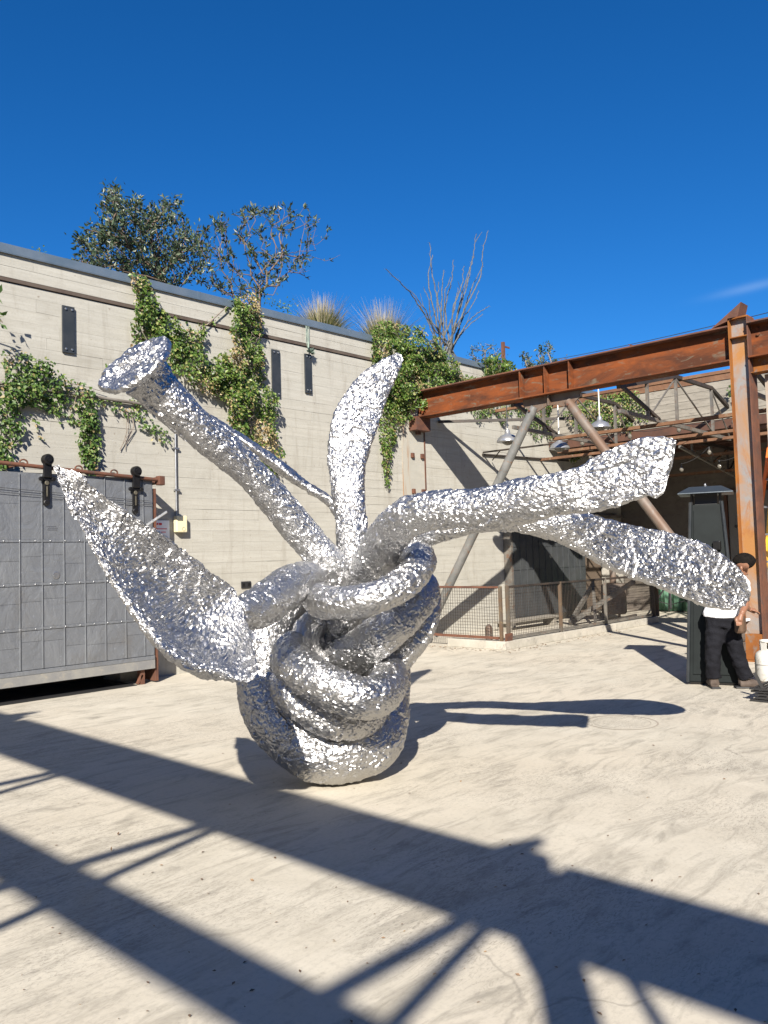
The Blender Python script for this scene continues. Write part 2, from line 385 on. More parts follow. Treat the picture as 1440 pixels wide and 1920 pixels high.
# rusty strip let into the wall
s = MB(); s.box(2.0, 19.2, YW-.022, YW+.02, 4.966, 5.008); s.build('reglet', noisy('dark_brown_strip', (.075,.052,.040), (.11,.085,.065), 4, .85), W)
# coping
cp = MB(); x = -9.0
i = 0
for a, b_ in ((-9, 0.6), (.6, 3.65), (3.65, 6.7), (6.7, 9.75), (9.75, 12.8), (12.8, 15.85), (15.85, 19.3)):
    c = MB(); c.box(a+.002, b_-.002, YW-.035, YW+.50, ZT+.012, ZT+.118); c.box(a+.002, b_-.002, YW-.035, YW-.030, ZT-.0, ZT+.012)
    c.build('coping', M['coping'], W, bevel=.004)
    if b_ < 19: j = MB(); j.box(b_-.025, b_+.025, YW-.037, YW+.502, ZT+.002, ZT+.120); j.build('coping_joint', M['coping'], W)
cs = MB(); cs.box(-9, 19.3, YW-.006, YW+.46, ZT, ZT+.012); cs.build('coping_packing', M['joint'], W)

# planting bed behind the wall, above it
pb = MB(); pb.box(-9, 23, YW+.5, YW+3.2, 0, ZT-.06); setp(pb.build('planting_bed', M['soil']), kind='structure')

# dark plates bolted to the wall
def wall_plate(x0, x1, z0, z1, label, dark=True):
    r = empty('wall_plate', ((x0+x1)/2, YW-.02, z0), label, 'metal plate', 'dark steel plates bolted to the wall')
    m = MB(); m.box(x0, x1, YW-.035, YW-.008, z0, z1); m.build('plate', M['iron'], r, bevel=.004)
    for x in (x0+.04, x1-.04):
        for z in (z0+.045, z1-.045):
            b = MB(); b.disc((x, YW-.035, z), (0,-1,0), .014, .016, 6); b.build('bolt', M['galv'], r)
wall_plate(4.67, 4.83, 4.21, 4.81, 'tall dark steel plate alone at left above the sliding door')
wall_plate(8.02, 8.18, 4.06, 4.80, 'dark steel plate just right of the long hanging creeper')
wall_plate(8.70, 8.84, 4.20, 4.84, 'dark steel plate with a grey-green air plant sprouting over its top')
# small succulent over third plate
sg = MB()
for i in range(70):
    a = rs.uniform(0, 2*math.pi); e = rs.uniform(-.6, 1.3); L = rs.uniform(.06, .13); c0 = np.array((8.77, YW-.07, 4.86))
    d = np.array((math.cos(a)*math.cos(e), -abs(math.sin(a)*math.cos(e)), math.sin(e)*.8)); p = c0+d*L
    w = np.cross(d, rs.normal(size=3)); w /= np.linalg.norm(w); w *= .014
    sg.add([c0-w*.5, p*.6+c0*.4-w, p, p*.6+c0*.4+w], [(0,1,2,3)])
for i in range(6):
    x = 8.77+rs.uniform(-.04, .04); sg.tube([(x, YW-.03, 5.3), (x+rs.uniform(-.03,.03), YW-.03, 5.05), (8.77, YW-.05, 4.88)], .004, 4)
setp(sg.build('air_plant', M['succulent']), 'small grey-green air plant tuft hanging over the rightmost wall plate', 'plant')

# ------------------------------------------------------------------ sliding fire door
DX0, DX1, DY, DZ0, DZ1 = 1.3, 5.655, 9.45, .19, 2.62
D = empty('sliding_door', (3.5, DY, DZ0), 'large crinkled grey metal-clad sliding door hung from a rusty rail', 'door')
b = MB(); b.box(DX0, DX1, DY, DY+.10, DZ0, DZ1); b.build('door_leaf', M['door'], D)
seams = [DX0+.02, 1.60, 1.86, 2.12, 2.38, 2.64, 2.90, 3.16, 3.42, 3.68, 3.94, 4.20, 4.46, 4.72, 4.98, 5.25, 5.51, DX1-.008]
rows = [.36, .82, 1.33, 1.83, 2.605]
for i in range(len(seams)-1):
    for j in range(4):
        x0, x1, z0, z1 = seams[i]+.006, seams[i+1]-.006, rows[j]+(.018 if j else 0), rows[j+1]-.018
        split = z0+(z1-z0)*rs.uniform(.45, .72)
        n = 3
        for (a, c_) in ((z0, split-.0015), (split+.0015, z1)):
            V = []; F = []
            for q_ in range(n+1):
                for p_ in range(n+1):
                    e = .0 if p_ in (0, n) or q_ in (0, n) else rs.uniform(-.001, .004)
                    V.append((x0+(x1-x0)*p_/n, DY-.008-e, a+(c_-a)*q_/n))
            nf = (n+1)*(n+1)
            F = [(q_*(n+1)+p_, q_*(n+1)+p_+1, (q_+1)*(n+1)+p_+1, (q_+1)*(n+1)+p_) for q_ in range(n) for p_ in range(n)]
            ed = [p_ for p_ in range(n+1)]+[q_*(n+1)+n for q_ in range(1, n+1)]+[n*(n+1)+p_ for p_ in range(n-1, -1, -1)]+[q_*(n+1) for q_ in range(n-1, 0, -1)]
            V += [(V[e_][0], DY+.0, V[e_][2]) for e_ in ed]
            F += [(ed[(t_+1) % len(ed)], ed[t_], nf+t_, nf+(t_+1) % len(ed)) for t_ in range(len(ed))]
            link('panel', mesh_np(V, np.array(F), 'panel', M['door'], True, 30), D)
for sx in seams[1:-1]:
    s = MB(); s.bar((sx, DY-.010, rows[0]), (sx+rs.uniform(-.004, .004), DY-.010, rows[-1]), .012, .022, (0,1,0)); s.build('seam', M['door'], D, bevel=.003)
for zr in rows[1:4]:
    s = MB(); s.box(DX0, DX1-.01, DY-.017, DY-.001, zr-.016, zr+.016); o = s.build('batten', M['door'], D, bevel=.003)
    for i in range(24):
        rv = MB(); rv.disc((1.45+i*.178, DY-.017, zr), (0,-1,0), .008, .006, 8); rv.build('rivet', M['galv'], o)
s = MB(); s.box(DX0, DX1-.004, DY-.014, DY-.001, DZ0, .30); s.build('kick_strip', noisy('worn_kick_strip', (.25,.245,.225), (.19,.19,.19), 4, .7, 0, .3, (.29,.27,.23)), D)
s = MB(); s.box(DX0, DX1-.004, DY-.018, DY-.001, .302, .352); s.build('kick_strip', M['door'], D, bevel=.004)
s = MB(); s.disc((4.365, DY-.010, 1.425), (0,-1,0), .044, .006, 20); s.build('round_cover', M['galv'], D)
s = MB(); s.box(4.26, 4.38, DY-.012, DY-.006, 1.955, 1.963); s.box(4.27, 4.385, DY-.012, DY-.006, 1.975, 1.983); s.box(4.25, 4.37, DY-.012, DY-.006, 1.995, 2.003); s.build('louvre_scratch', M['galv'], D)
for zc in (2.40, 2.45):
    c = MB(); c.tube([(1.3, DY-.03, zc+.1), (3.4, DY-.034, zc), (4.6, DY-.034, zc-.07), (5.62, DY-.03, zc-.12)], .0032, 5); c.build('cable', M['wire'], D)
s = MB(); s.bar((5.50, DY-.03, 1.99), (5.68, DY-.30, 2.18), .03, .014, (1,0,0)); s.build('latch_bar', M['galv'], D)
s = MB(); s.box(5.55, 5.62, DY-.03, DY-.008, .84, .93); s.build('pull', M['iron'], D)
def hanger(x, zt):
    o = MB(); o.box(x-.035, x+.035, DY-.05, DY-.018, zt-.50, zt-.12); o.disc((x, DY-.015, zt-.50), (0,-1,0), .04, .04, 16)
    h = o.build('hanger', M['black'], D, bevel=.008)
    p = MB(); p.tube([(x, DY-.12, zt), (x, DY-.10, zt), (x, DY-.04, zt), (x, DY-.02, zt)], [.052, .066, .066, .052], 24); p.build('wheel', M['black'], h, autosm=40)
    p = MB(); p.tube([(x, DY-.135, zt), (x, DY-.12, zt)], .03, 12); p.build('axle', M['black'], h, autosm=40)
    p = MB(); p.box(x-.05, x+.05, DY-.085, DY-.05, zt-.21, zt+.02); p.build('fork', M['black'], h, bevel=.01)
    for dx in (-.075, .075):
        p = MB(); p.disc((x+dx, DY-.05, zt-.225), (0,-1,0), .026, .03, 12); p.bar((x, DY-.045, zt-.225), (x+dx, DY-.045, zt-.225), .03, .03); p.build('bolt_lug', M['black'], h)
    p = MB(); p.disc((x, DY-.05, zt-.27), (0,-1,0), .026, .008, 12); p.box(x-.008, x+.008, DY-.056, DY-.05, zt-.43, zt-.31); p.build('brass_plate', noisy('worn_brass', (.30,.27,.19), (.18,.16,.12), 9, .45, .7), h)
hanger(4.245, 2.775); hanger(5.385, 2.70); hanger(2.2, 2.85)
# the rail
R_ = empty('door_rail', (5.7, DY, 2.6), 'rusty round rail sloping along the wall above the grey sliding door', 'rail')
def railz(x): return 2.71-(x-3.73)*(2.61-2.71)/(3.73-5.70)*-1 if False else 2.71-(x-3.73)*.051
m = MB(); m.tube([(1.0, DY-.045, railz(1.0)), (3.5, DY-.045, railz(3.5)), (5.72, DY-.045, railz(5.72))], .024, 12); m.build('rail_pipe', M['rust_dark'], R_, autosm=40)
for x in (1.7, 2.8, 3.98, 4.64, 5.10, 5.27):
    if x in (5.27,): continue
    g = MB()
    zz = railz(x)+.03
    g.tube([(x+.045*math.cos(t), DY-.04, zz+.035*math.sin(t)) for t in np.linspace(-.2, math.pi+.2, 9)], .010, 6)
    g.bar((x, DY-.03, railz(x)+.02), (x, YW-.005, railz(x)+.02), .03, .03); g.build('bracket', M['rust_dark'], R_)
g = MB(); g.box(5.70, 5.79, DY-.09, DY-.0, railz(5.7)-.07, railz(5.7)+.05); g.box(5.70, 5.77, DY, YW-.005, railz(5.7)-.05, railz(5.7)+.04); g.build('rail_end', M['rust_dark'], R_, bevel=.01)
g = MB(); g.box(5.67, 5.72, DY+.02, YW-.005, .02, 2.5); setp(g.build('door_stop_post', M['rust_dark'], bevel=.004), 'narrow rusty steel jamb at the right edge of the sliding door', 'jamb')
g = MB(); g.box(5.47, 5.53, DY+.03, DY+.12, 0, .19); g.bar((5.43, DY+.05, .01), (5.50, DY+.05, .12), .04, .03); setp(g.build('floor_guide', M['rust_dark'], bevel=.003), 'stubby rusted bracket under the corner of the sliding door', 'bracket')
g = MB(); g.box(-2, 5.40, DY-.0, YW+.45, .004, .012); setp(g.build('shaded_gap_sheet', M['matte_black']), kind='structure')  # black sheet standing in for the dark, shaded gap below the door

# sign, conduit, switch box, outlet
g = MB(); g.box(5.90, 6.17, YW-.016, YW-.010, 1.78, 2.11); sg_ = setp(g.build('paper_sign', M['paper']), 'white paper notice with red print beside the sliding door', 'sign')
g = MB()
for i, (a, w_) in enumerate(((5.93, .035), (5.975, .02), (6.005, .045))): g.box(a, a+w_, YW-.0185, YW-.0165, 2.045, 2.075)
for i in range(4): g.box(5.93, 6.13-.02*i, YW-.0185, YW-.0165, 1.99-.045*i, 2.0-.045*i)
g.build('print', M['red'], sg_)
cdt = empty('wall_conduit', (6.27, YW, 2.2), 'thin grey vertical conduit dropping to the cream switch box', 'pipe')
g = MB(); g.tube([(6.275, YW-.03, 2.17), (6.275, YW-.03, 2.6), (6.275, YW-.03, 3.62)], .014, 10); g.build('pipe_run', M['galv'], cdt, autosm=40)
for z in (2.52, 3.1): g = MB(); g.box(6.25, 6.33, YW-.045, YW-.005, z, z+.025); g.build('clip', M['galv'], cdt)
g = MB(); g.tube([(1.5, YW-.05, 3.74), (5, YW-.05, 3.69), (6.3, YW-.05, 3.66)], .022, 10); setp(g.build('wall_pipe', noisy('old_grey_pipe', (.14,.12,.10), (.22,.20,.17), 5, .6), autosm=40), 'horizontal weathered pipe running behind the left creeper', 'pipe')
sb = empty('switch_box', (6.32, YW, 1.95), 'cream plastic switch box on the wall at the conduit foot', 'switch')
g = MB(); g.box(6.235, 6.405, YW-.095, YW-.009, 1.945, 2.175); g.build('box', M['cream'], sb, bevel=.012)
g = MB(); g.tube([(6.345+.025*math.cos(t), YW-.097, 1.99+.025*math.sin(t)) for t in np.linspace(0, 2*math.pi, 17)], .003, 5); g.build('dial', noisy('worn_cream', (.35,.3,.2), (.4,.35,.2), 5), sb)
ob = empty('outlet', (7.45, YW, 1.16), 'small black outlet low on the wall behind the sculpture', 'outlet')
g = MB(); g.box(7.36, 7.54, YW-.022, YW-.009, 1.12, 1.22); g.build('cover', M['matte_black'], ob, bevel=.006)
for x in (7.40, 7.50): g = MB(); g.box(x-.025, x+.025, YW-.026, YW-.022, 1.145, 1.195); g.build('socket', M['black'], ob, bevel=.004)

# steel let into the wall under the beam, with bolts and rust runs
PL = empty('wall_pilaster', (11.35, YW, 0), 'pale bolted pilaster with rust runs under the beam end', 'pilaster')
def stain():
    m = mat('cream_paint_with_rust_runs', (.5,.45,.35), .8); t = NT(m); v = t.coord('Object', (9, 1, .5))
    n = t.noise(v, 1.8, 4, .6); c = t.mix(t.ramp(n, [(.52, 0.0), (.66, .85)]), (.33,.312,.265), (.24,.12,.05)); t.base(c); return m
M['stain'] = stain()
g = MB(); g.box(11.0, 11.20, YW-.022, YW-.0085, 0, 4.0); g.build('strip', M['stain'], PL)
g = MB(); g.box(11.20, 11.61, YW-.014, YW-.0085, 0, 4.0); g.build('face', noisy('pale_concrete', (.375,.36,.31), (.405,.39,.34), 3, .85, c3=(.47,.43,.35), scl=(1,1,2)), PL)
g = MB(); g.box(11.61, 11.635, YW-.03, YW-.0085, 0, 4.0); g.build('edge_angle', M['rust_dark'], PL)
for z in (3.36, 2.70, 2.05, 1.40):
    for x in (11.26, 11.53):
        g = MB(); g.box(x-.035, x+.035, YW-.06, YW-.014, z-.045, z+.045); g.build('bolt_plate', M['rust_dark'], PL, bevel=.008)

# ------------------------------------------------------------------ steel frame in view
BX = 11.45; BZ0, BZ1 = 4.05, 4.54
FR = empty('steel_frame', (BX, 4.0, 0), 'rusty steel beam on a tall column with two braces meeting under it', 'steel frame')
def ibeam_y(y0, y1, name='beam', parent=FR, bx=BX, w=.32):
    g = MB(); g.box(bx-.008, bx+.008, y0, y1, BZ0+.022, BZ1-.022); g.build('web', M['rust'], parent)
    g = MB(); g.box(bx-w/2, bx+w/2, y0, y1, BZ0, BZ0+.022); g.build('flange', M['rust'], parent)
    g = MB(); g.box(bx-w/2, bx+w/2, y0, y1, BZ1-.022, BZ1); g.build('flange', M['rust_dark'], parent)
ibeam_y(4.13, 9.86); ibeam_y(-1.5, 3.87)
def stiff(y, parent=FR, bx=BX): g = MB(); g.box(bx-.145, bx-.008, y-.008, y+.008, BZ0+.022, BZ1-.022); g.build('stiffener', M['rust'], parent)
for y in (7.52, 7.05, 6.60): stiff(y)
g = MB(); g.box(BX-.10, BX-.008, 9.80, 9.858, BZ0-.30, BZ0); g.box(BX-.25, BX+.15, 9.70, 9.88, BZ0-.24, BZ0-.002); g.build('wall_bracket', M['rust_dark'], FR, bevel=.004)
# column: flanges face along y
g = MB(); g.box(BX-.13, BX+.13, 3.87, 3.885, .02, 4.62); g.build('column_flange', M['rust_dark'], FR)
g = MB(); g.box(BX-.13, BX+.13, 4.115, 4.13, .02, 4.62); g.build('column_flange', M['rust_yellow'], FR)
g = MB(); g.box(BX-.045, BX-.03, 3.885, 4.115, .02, 4.62); g.build('column_web', noisy('grey_patched_rust', (.36,.17,.05), (.25,.25,.25), 1.3, .65, .1, .2, (.30,.12,.04), (1,1,.6), .42, .58), FR)
g = MB(); g.box(BX-.13, BX-.045, 3.885, 4.115, 4.36, 4.372); g.build('column_plate', M['rust_yellow'], FR); g = MB(); g.box(BX-.13, BX+.13, 3.87, 4.13, 4.62, 4.64); g.build('column_plate', M['rust_yellow'], FR); g = MB(); g.box(BX-.20, BX+.2, 3.8, 4.2, 0, .02); g.build('base_plate', M['rust_yellow'], FR)
g = MB(); g.add([(BX-.13, 3.99, 4.645), (BX+.13, 3.99, 4.645), (BX-.13, 4.36, 4.545), (BX+.13, 4.36, 4.545), (BX-.13, 3.94, 4.83), (BX+.13, 3.94, 4.83)], [(0,2,3,1), (0,1,5,4), (2,4,5,3), (0,4,2), (1,3,5)]); g.build('peak_plate', M['rust_dark'], FR)
for z in (4.10, 4.19, 4.28, 4.37, 4.45):
    g = MB(); g.disc((BX-.008, 4.16, z), (-1,0,0), .024, .028, 6); g.build('bolt', M['rust_dark'], FR)
for z in (4.37, 4.45):
    g = MB(); g.disc((BX-.008, 3.78, z), (-1,0,0), .024, .028, 6); g.build('bolt', M['rust'], FR)
g = MB(); g.box(BX-.10, BX+.10, 3.60, 3.87, BZ0-.20, BZ0-.19); g.add([(BX-.02,3.86,BZ0), (BX-.02,3.62,BZ0), (BX-.02,3.62,BZ0-.12), (BX-.02,3.72,BZ0-.2), (BX-.02,3.86,BZ0-.2)], [(0,1,2,3,4)]); g.build('seat_bracket', M['rust_yellow'], FR)
# node gusset and the two pipe braces
g = MB()
def gus(x): return [(x, 7.55, BZ0-.002), (x, 6.50, BZ0-.002), (x, 6.50, BZ0-.10), (x, 6.68, BZ0-.26), (x, 6.95, BZ0-.16), (x, 7.10, BZ0-.16), (x, 7.36, BZ0-.26), (x, 7.55, BZ0-.10)]
V = gus(BX-.012)+gus(BX+.012); n = 8
g.add(V, [tuple(range(7,-1,-1)), tuple(range(8,16))]+[(i, (i+1)%8, 8+(i+1)%8, 8+i) for i in range(8)])
g.box(BX-.09, BX-.013, 7.02, 7.04, BZ0-.17, BZ0-.002); g.build('gusset', M['pipe_rust'], FR)
g = MB(); g.box(BX-.13, BX+.13, 6.5, 7.6, BZ0-.055, BZ0-.003) if False else None
def brace(p0, p1, mt, r=.075):
    g = MB(); p0 = np.array(p0); p1 = np.array(p1); g.tube([p0, p0*.98+p1*.02, (p0+p1)/2, p1], [r*.8, r, r, r], 20); return g.build('brace', mt, FR, autosm=40)
g = MB(); g.box(BX-.135, BX+.05, 3.89, 4.22, .02, .36); g.build('foot_gusset', M['rust_yellow'], FR, bevel=.004)
brace((BX-.04, 7.32, 3.90), (BX-.04, 9.80, .10), M['pipe']); brace((BX-.04, 6.70, 3.90), (BX-.04, 4.02, .16), M['pipe_rust'])
for y in (7.37, 6.66): g = MB(); g.disc((BX-.115, y, 3.83), (-1,0,0), .022, .02, 6); g.build('bolt', M['rust_dark'], FR)
g = MB(); g.box(BX-.14, BX+.06, 9.66, 9.86, 0, .12); setp(g.build('brace_footing', M['curb'], bevel=.006), 'small concrete footing block under the left pipe brace', 'block')
g = MB(); g.bar((BX+.0, 5.5, BZ1+.002), (BX, 5.62, BZ1+.05), .14, .012); g.build('cleat', M['rust_dark'], FR)

# pale timber post tight behind the column
g = MB(); g.box(BX+.06, BX+.17, 3.62, 3.75, 0, 3.83); setp(g.build('timber_post', noisy('weathered_timber', (.42,.38,.32), (.25,.16,.10), 3, .85, 0, .3, scl=(4,4,.6)), bevel=.004), 'grey weathered timber post just right of the rusty column', 'post')

# lattice trusses from the beam back to the far roof
XR = 16.0
def truss(y, label, zt=4.47, zb=3.60, x0=BX+.11, x1=XR-.02, dark=True):
    T = empty('roof_truss', (13.5, y, zb), label, 'truss', 'open steel roof trusses behind the beam')
    xs = [x0, 12.9 if False else x0+(x1-x0)*.22, x0+(x1-x0)*.47, x0+(x1-x0)*.82, x1]
    def br(a, b_, w, h, m, nm): g = MB(); g.bar(a, b_, w, h); g.build(nm, M[m], T)
    g = MB(); g.bar((x0, y, 4.02), (xs[2], y, zt), .06, .06); g.bar((xs[2], y, zt), (xs[3], y, zt), .06, .06); g.bar((xs[3], y, zt), (x1, y, 4.2), .06, .06); g.build('top_chord', M['steel_black'], T)
    g = MB(); g.bar((x0, y, zb+.05), (x1, y, zb-.02), .05, .06); g.build('bottom_chord', M['steel_thin'], T)
    for x in xs[1:4]:
        zt_ = np.interp(x, [x0, xs[2], xs[3], x1], [4.02, zt, zt, 4.2]); br((x, y, zb+.03), (x, y, zt_-.03), .045, .045, 'steel_thin', 'post')
    br((x0+.1, y, 4.05), (xs[1]+.4, y, zb+.05), .05, .05, 'steel_black', 'diagonal')
    br((xs[2], y, zt-.03), (xs[3], y, zb+.03), .022, .022, 'steel_thin', 'diagonal')
    br((xs[1], y, zb+.03), (xs[2], y, zt-.03), .022, .022, 'steel_thin', 'diagonal')
    br((xs[3], y, zt-.03), (x1, y, zb+.03), .022, .022, 'steel_thin', 'diagonal')
truss(5.9, 'lattice truss nearest the rusty column, clear against the plank parapet')
truss(7.85, 'lattice truss in the middle, partly behind the aluminium lamps')
truss(4.0, 'lattice truss in line with the rusty column')
i = 0
for (x, z, lab, ye) in ((12.9, 3.53, 'first rust-brown purlin behind the beam', 7.9), (13.9, 4.43, 'high thin purlin close under the beam line', YW-.01), (14.7, 3.53, 'middle rust-brown purlin with hanging bulbs', 8.9), (15.6, 3.53, 'rust-brown purlin nearest the roof edge', YW-.01)):
    g = MB(); g.box(x-.03, x+.03, -1.5, ye, z, z+.006); g.box(x-.03, x-.024, -1.5, ye, z, z+.06)
    setp(g.build('purlin', M['purlin']), lab, 'purlin', 'purlins running across the trusses')
for (y, lab) in ((8.9, 'short truss under the far roof next to the long wall'), (6.9, 'short truss under the far roof above the patio heater'), (4.9, 'short truss under the far roof behind the rusty column')):
    T = empty('roof_truss', (17.5, y, 3.1), lab, 'truss', 'open steel roof trusses behind the beam')
    for (a, b_, w_, m_, nm) in (((XR, y, 3.55), (19.2, y, 3.05), .05, 'steel_thin', 'bottom_chord'), ((XR, y, 3.72), (19.2, y, 3.70), .06, 'steel_black', 'top_chord'), ((16.6, y, 3.46), (16.6, y, 3.70), .04, 'steel_thin', 'post'), ((17.6, y, 3.30), (17.6, y, 3.70), .04, 'steel_thin', 'post'), ((18.5, y, 3.16), (18.5, y, 3.70), .04, 'steel_black', 'post'), ((16.6, y, 3.46), (17.6, y, 3.68), .03, 'steel_thin', 'diagonal'), ((17.6, y, 3.30), (18.5, y, 3.68), .03, 'purlin', 'diagonal'), ((18.5, y, 3.16), (19.2, y, 3.68), .03, 'steel_black', 'diagonal')):
        g = MB(); g.bar(a, b_, w_, w_); g.build(nm, M[m_], T)
for (x, z, lab) in ((17.0, 3.40, 'dim brown purlin under the far roof, first from its edge'), (18.3, 3.16, 'dim brown purlin deep under the far roof')):
    g = MB(); g.box(x-.03, x+.03, -1.5, YW-.01, z, z+.006); g.box(x-.03, x-.024, -1.5, YW-.01, z, z+.06)
    setp(g.build('purlin', M['purlin']), lab, 'purlin', 'purlins running across the trusses')
g = MB(); g.bar((12.05, YW-.02, 4.06), (13.95, 7.95, 4.06), .05, .05); setp(g.build('knee_brace', M['steel_black']), 'dark diagonal strut running from the wall behind the beam', 'strut')

# ------------------------------------------------------------------ back building and its roof
BB = empty('back_building', (19.2, 4, 0), 'shaded open-fronted building with brown roof deck and plank parapet', 'building')
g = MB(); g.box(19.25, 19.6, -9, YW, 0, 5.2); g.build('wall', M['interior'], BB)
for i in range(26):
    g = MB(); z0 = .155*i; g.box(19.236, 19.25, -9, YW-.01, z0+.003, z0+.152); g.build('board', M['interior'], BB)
g = MB(); g.box(XR, 19.6, -9, YW-.01, 3.90, 3.99); g.build('roof_deck', M['deck'], BB)
for x in (16.4, 17.1, 17.8, 18.5): g = MB(); g.box(x-.04, x+.04, -9, YW-.01, 3.74, 3.90); g.build('joist', M['deck'], BB)
for i in range(5):
    g = MB(); z0 = 3.98+i*.15; y = -9
    for (a, b_) in ((-9, -5.1), (-5.1, -1), (-1, 3.2), (3.2, 6.9), (6.9, YW-.01)):
        q_ = MB(); q_.box(XR-.03-rs.uniform(0,.008), XR, a+.004+rs.uniform(0,.01), b_-.004, z0+.003, z0+.147); q_.build('plank', M['plank'], BB)
g = MB(); g.box(XR-.05, XR+.03, -9, YW-.01, 3.80, 3.97); g.build('fascia', M['deck'], BB)
g = MB(); g.box(XR-.05, XR+.03, -9, YW-.01, 4.74, 4.90); g.build('cap_rail', M['purlin'], BB)
d = MB(); d.box(19.20, 19.235, 6.15, 7.20, .02, 2.76); dd = d.build('door', M['grey_door'], BB, bevel=.004)
h = MB(); h.disc((19.20, 7.05, 1.97-.0), (-1,0,0), .03, .05, 12); h.bar((19.15, 7.05, 1.97), (19.15, 6.90, 1.97), .02, .02); h.build('handle', M['black'], dd)
g = MB(); g.box(19.17, 19.235, 7.22, 7.28, 0, 2.84); g.box(19.17, 19.235, 6.07, 6.13, 0, 2.84); g.box(19.17, 19.235, 6.07, 7.28, 2.78, 2.84); g.build('door_frame', M['deck'], BB)

# second sliding door, dark, in shadow
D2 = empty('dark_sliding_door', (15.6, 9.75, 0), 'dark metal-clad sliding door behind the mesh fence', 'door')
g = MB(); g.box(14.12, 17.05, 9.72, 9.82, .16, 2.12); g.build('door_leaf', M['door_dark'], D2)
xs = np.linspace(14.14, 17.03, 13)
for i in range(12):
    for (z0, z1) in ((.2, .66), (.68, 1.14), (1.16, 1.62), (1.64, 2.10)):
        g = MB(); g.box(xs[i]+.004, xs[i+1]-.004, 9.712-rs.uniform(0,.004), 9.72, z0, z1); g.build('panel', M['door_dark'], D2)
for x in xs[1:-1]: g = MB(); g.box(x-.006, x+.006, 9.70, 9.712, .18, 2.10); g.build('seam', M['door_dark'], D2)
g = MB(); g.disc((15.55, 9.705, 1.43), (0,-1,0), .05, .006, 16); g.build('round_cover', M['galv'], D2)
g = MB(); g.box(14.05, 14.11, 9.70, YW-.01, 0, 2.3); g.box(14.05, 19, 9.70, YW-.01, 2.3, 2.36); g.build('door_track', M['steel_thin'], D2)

# ------------------------------------------------------------------ curb and mesh fence
CB = empty('curb', (10.8, 7.6, 0), 'low concrete curb turning a corner under the mesh fence', 'curb')
for (a, b_) in ((10.72, 12.5), (12.5, 14.3), (14.3, 16.15)):
    g = MB(); g.box(a+.002, b_-.002, 7.58, 7.76, 0, .13+rs.uniform(-.002,.002)); g.build('curb_stone', M['curb'], CB, bevel=.008)
for (a, b_) in ((7.762, 8.75),): g = MB(); g.box(10.72, 10.90, a, b_, 0, .13); g.build('curb_stone', M['curb'], CB, bevel=.008)
FN = empty('mesh_fence', (10.8, 7.65, .13), 'waist-high rusty framed wire mesh fence standing on the curb', 'fence')
def fpost(x, y, m='rust_yellow', h=1.0, w=.05):
    g = MB(); g.box(x-w/2, x+w/2, y-w/2, y+w/2, .13, h); g.build('post', M[m], FN, bevel=.004)
def fpanel(p0, p1, m):
    p0 = np.array(p0, float); p1 = np.array(p1, float); L = np.linalg.norm(p1-p0); d = (p1-p0)/L
    P = lambda t, z: (p0[0]+d[0]*t, p0[1]+d[1]*t, z)
    g = MB(); g.bar(P(0,.985), P(L,.985), .05, .03); g.build('top_rail', M[m], FN)
    g = MB(); g.bar(P(.03,.175), P(L-.03,.175), .04, .04); g.build('bottom_rail', M['steel_thin' if m == 'steel_black' else 'rust_dark'], FN)
    g = MB()
    for t in np.arange(.05, L-.03, .05): g.bar(P(t,.19), P(t,.97), .0046, .0046, (d[0],d[1],0))
    for z in np.arange(.215, .97, .05): g.bar(P(.03,z), P(L-.03,z), .0046, .0046)
    g.build('wire_mesh', M['steel_black'], FN)
fpanel((10.80, 9.17), (10.80, 7.72), 'rust_dark'); fpost(10.80, 9.20, 'post_rust'); fpost(10.80, 7.70, 'post_rust')
for a, b_ in ((10.92, 12.48), (12.53, 14.07), (14.12, 16.05)): fpanel((a+.02, 7.65), (b_, 7.65), 'steel_black')
fpost(10.92, 7.65, 'post_rust'); fpost(12.505, 7.65, 'post_rust'); fpost(14.095, 7.65, 'steel_thin'); fpost(16.08, 7.65, 'steel_black', 1.02, .07); fpost(16.20, 7.62, 'post_rust', 1.02, .06)
g = MB(); g.box(10.78, 10.96, 7.60, 7.62, .13, .25); g.build('corner_plate', M['rust_dark'], FN)
g = MB(); g.bar((16.13, 7.7, .95), (19.1, 7.7, .95), .05, .04); g.build('top_rail', M['steel_black'], FN) if False else None
# what stands behind the fence: a bench, stacked timber, a barrel-like heater
def plankbox(name, label, cat, boxes, m):
    r = empty(name, boxes[0][:1]+boxes[0][2:3]+(0,), label, cat)
    for bx in boxes: g = MB(); g.box(*bx); g.build('board', M[m], r, bevel=.004)
plankbox('low_bench', 'pale low bench along the wall behind the fence', 'bench', [(13.1,15.0,9.2,9.36,.16,.20), (13.1,15.0,9.37,9.53,.16,.20), (13.2,13.28,9.22,9.5,0,.16), (14.82,14.9,9.22,9.5,0,.16)], 'plank')
g = MB()
for a in ((14.5, 8.1, 15.9, 8.9), (14.9, 8.9, 16.2, 8.1)):
    g.bar((a[0], a[1], .05), (a[2], a[3], .85), .06, .09)
g.bar((14.5, 8.1, .05), (16.2, 8.1, .12), .06, .09); g.bar((14.9, 8.9, .05), (16.0, 8.95, .8), .06, .09)
setp(g.build('trestle', M['steel_thin']), 'dark crossed trestle leaning behind the last fence panel', 'trestle')
r = empty('stove', (16.6, 8.8, 0), 'rusty drum stove with a chimney pipe in the doorway shade', 'stove')
g = MB(); g.lathe((16.6, 8.8, 0), [(.24,.12),(.27,.15),(.27,.74),(.24,.78),(.10,.80)], 20); g.build('drum', M['pipe_rust'], r, autosm=40)
g = MB(); g.tube([(16.6,8.8,.8),(16.6,8.8,1.55)], .07, 12); g.build('flue', M['pipe_rust'], r, autosm=40)
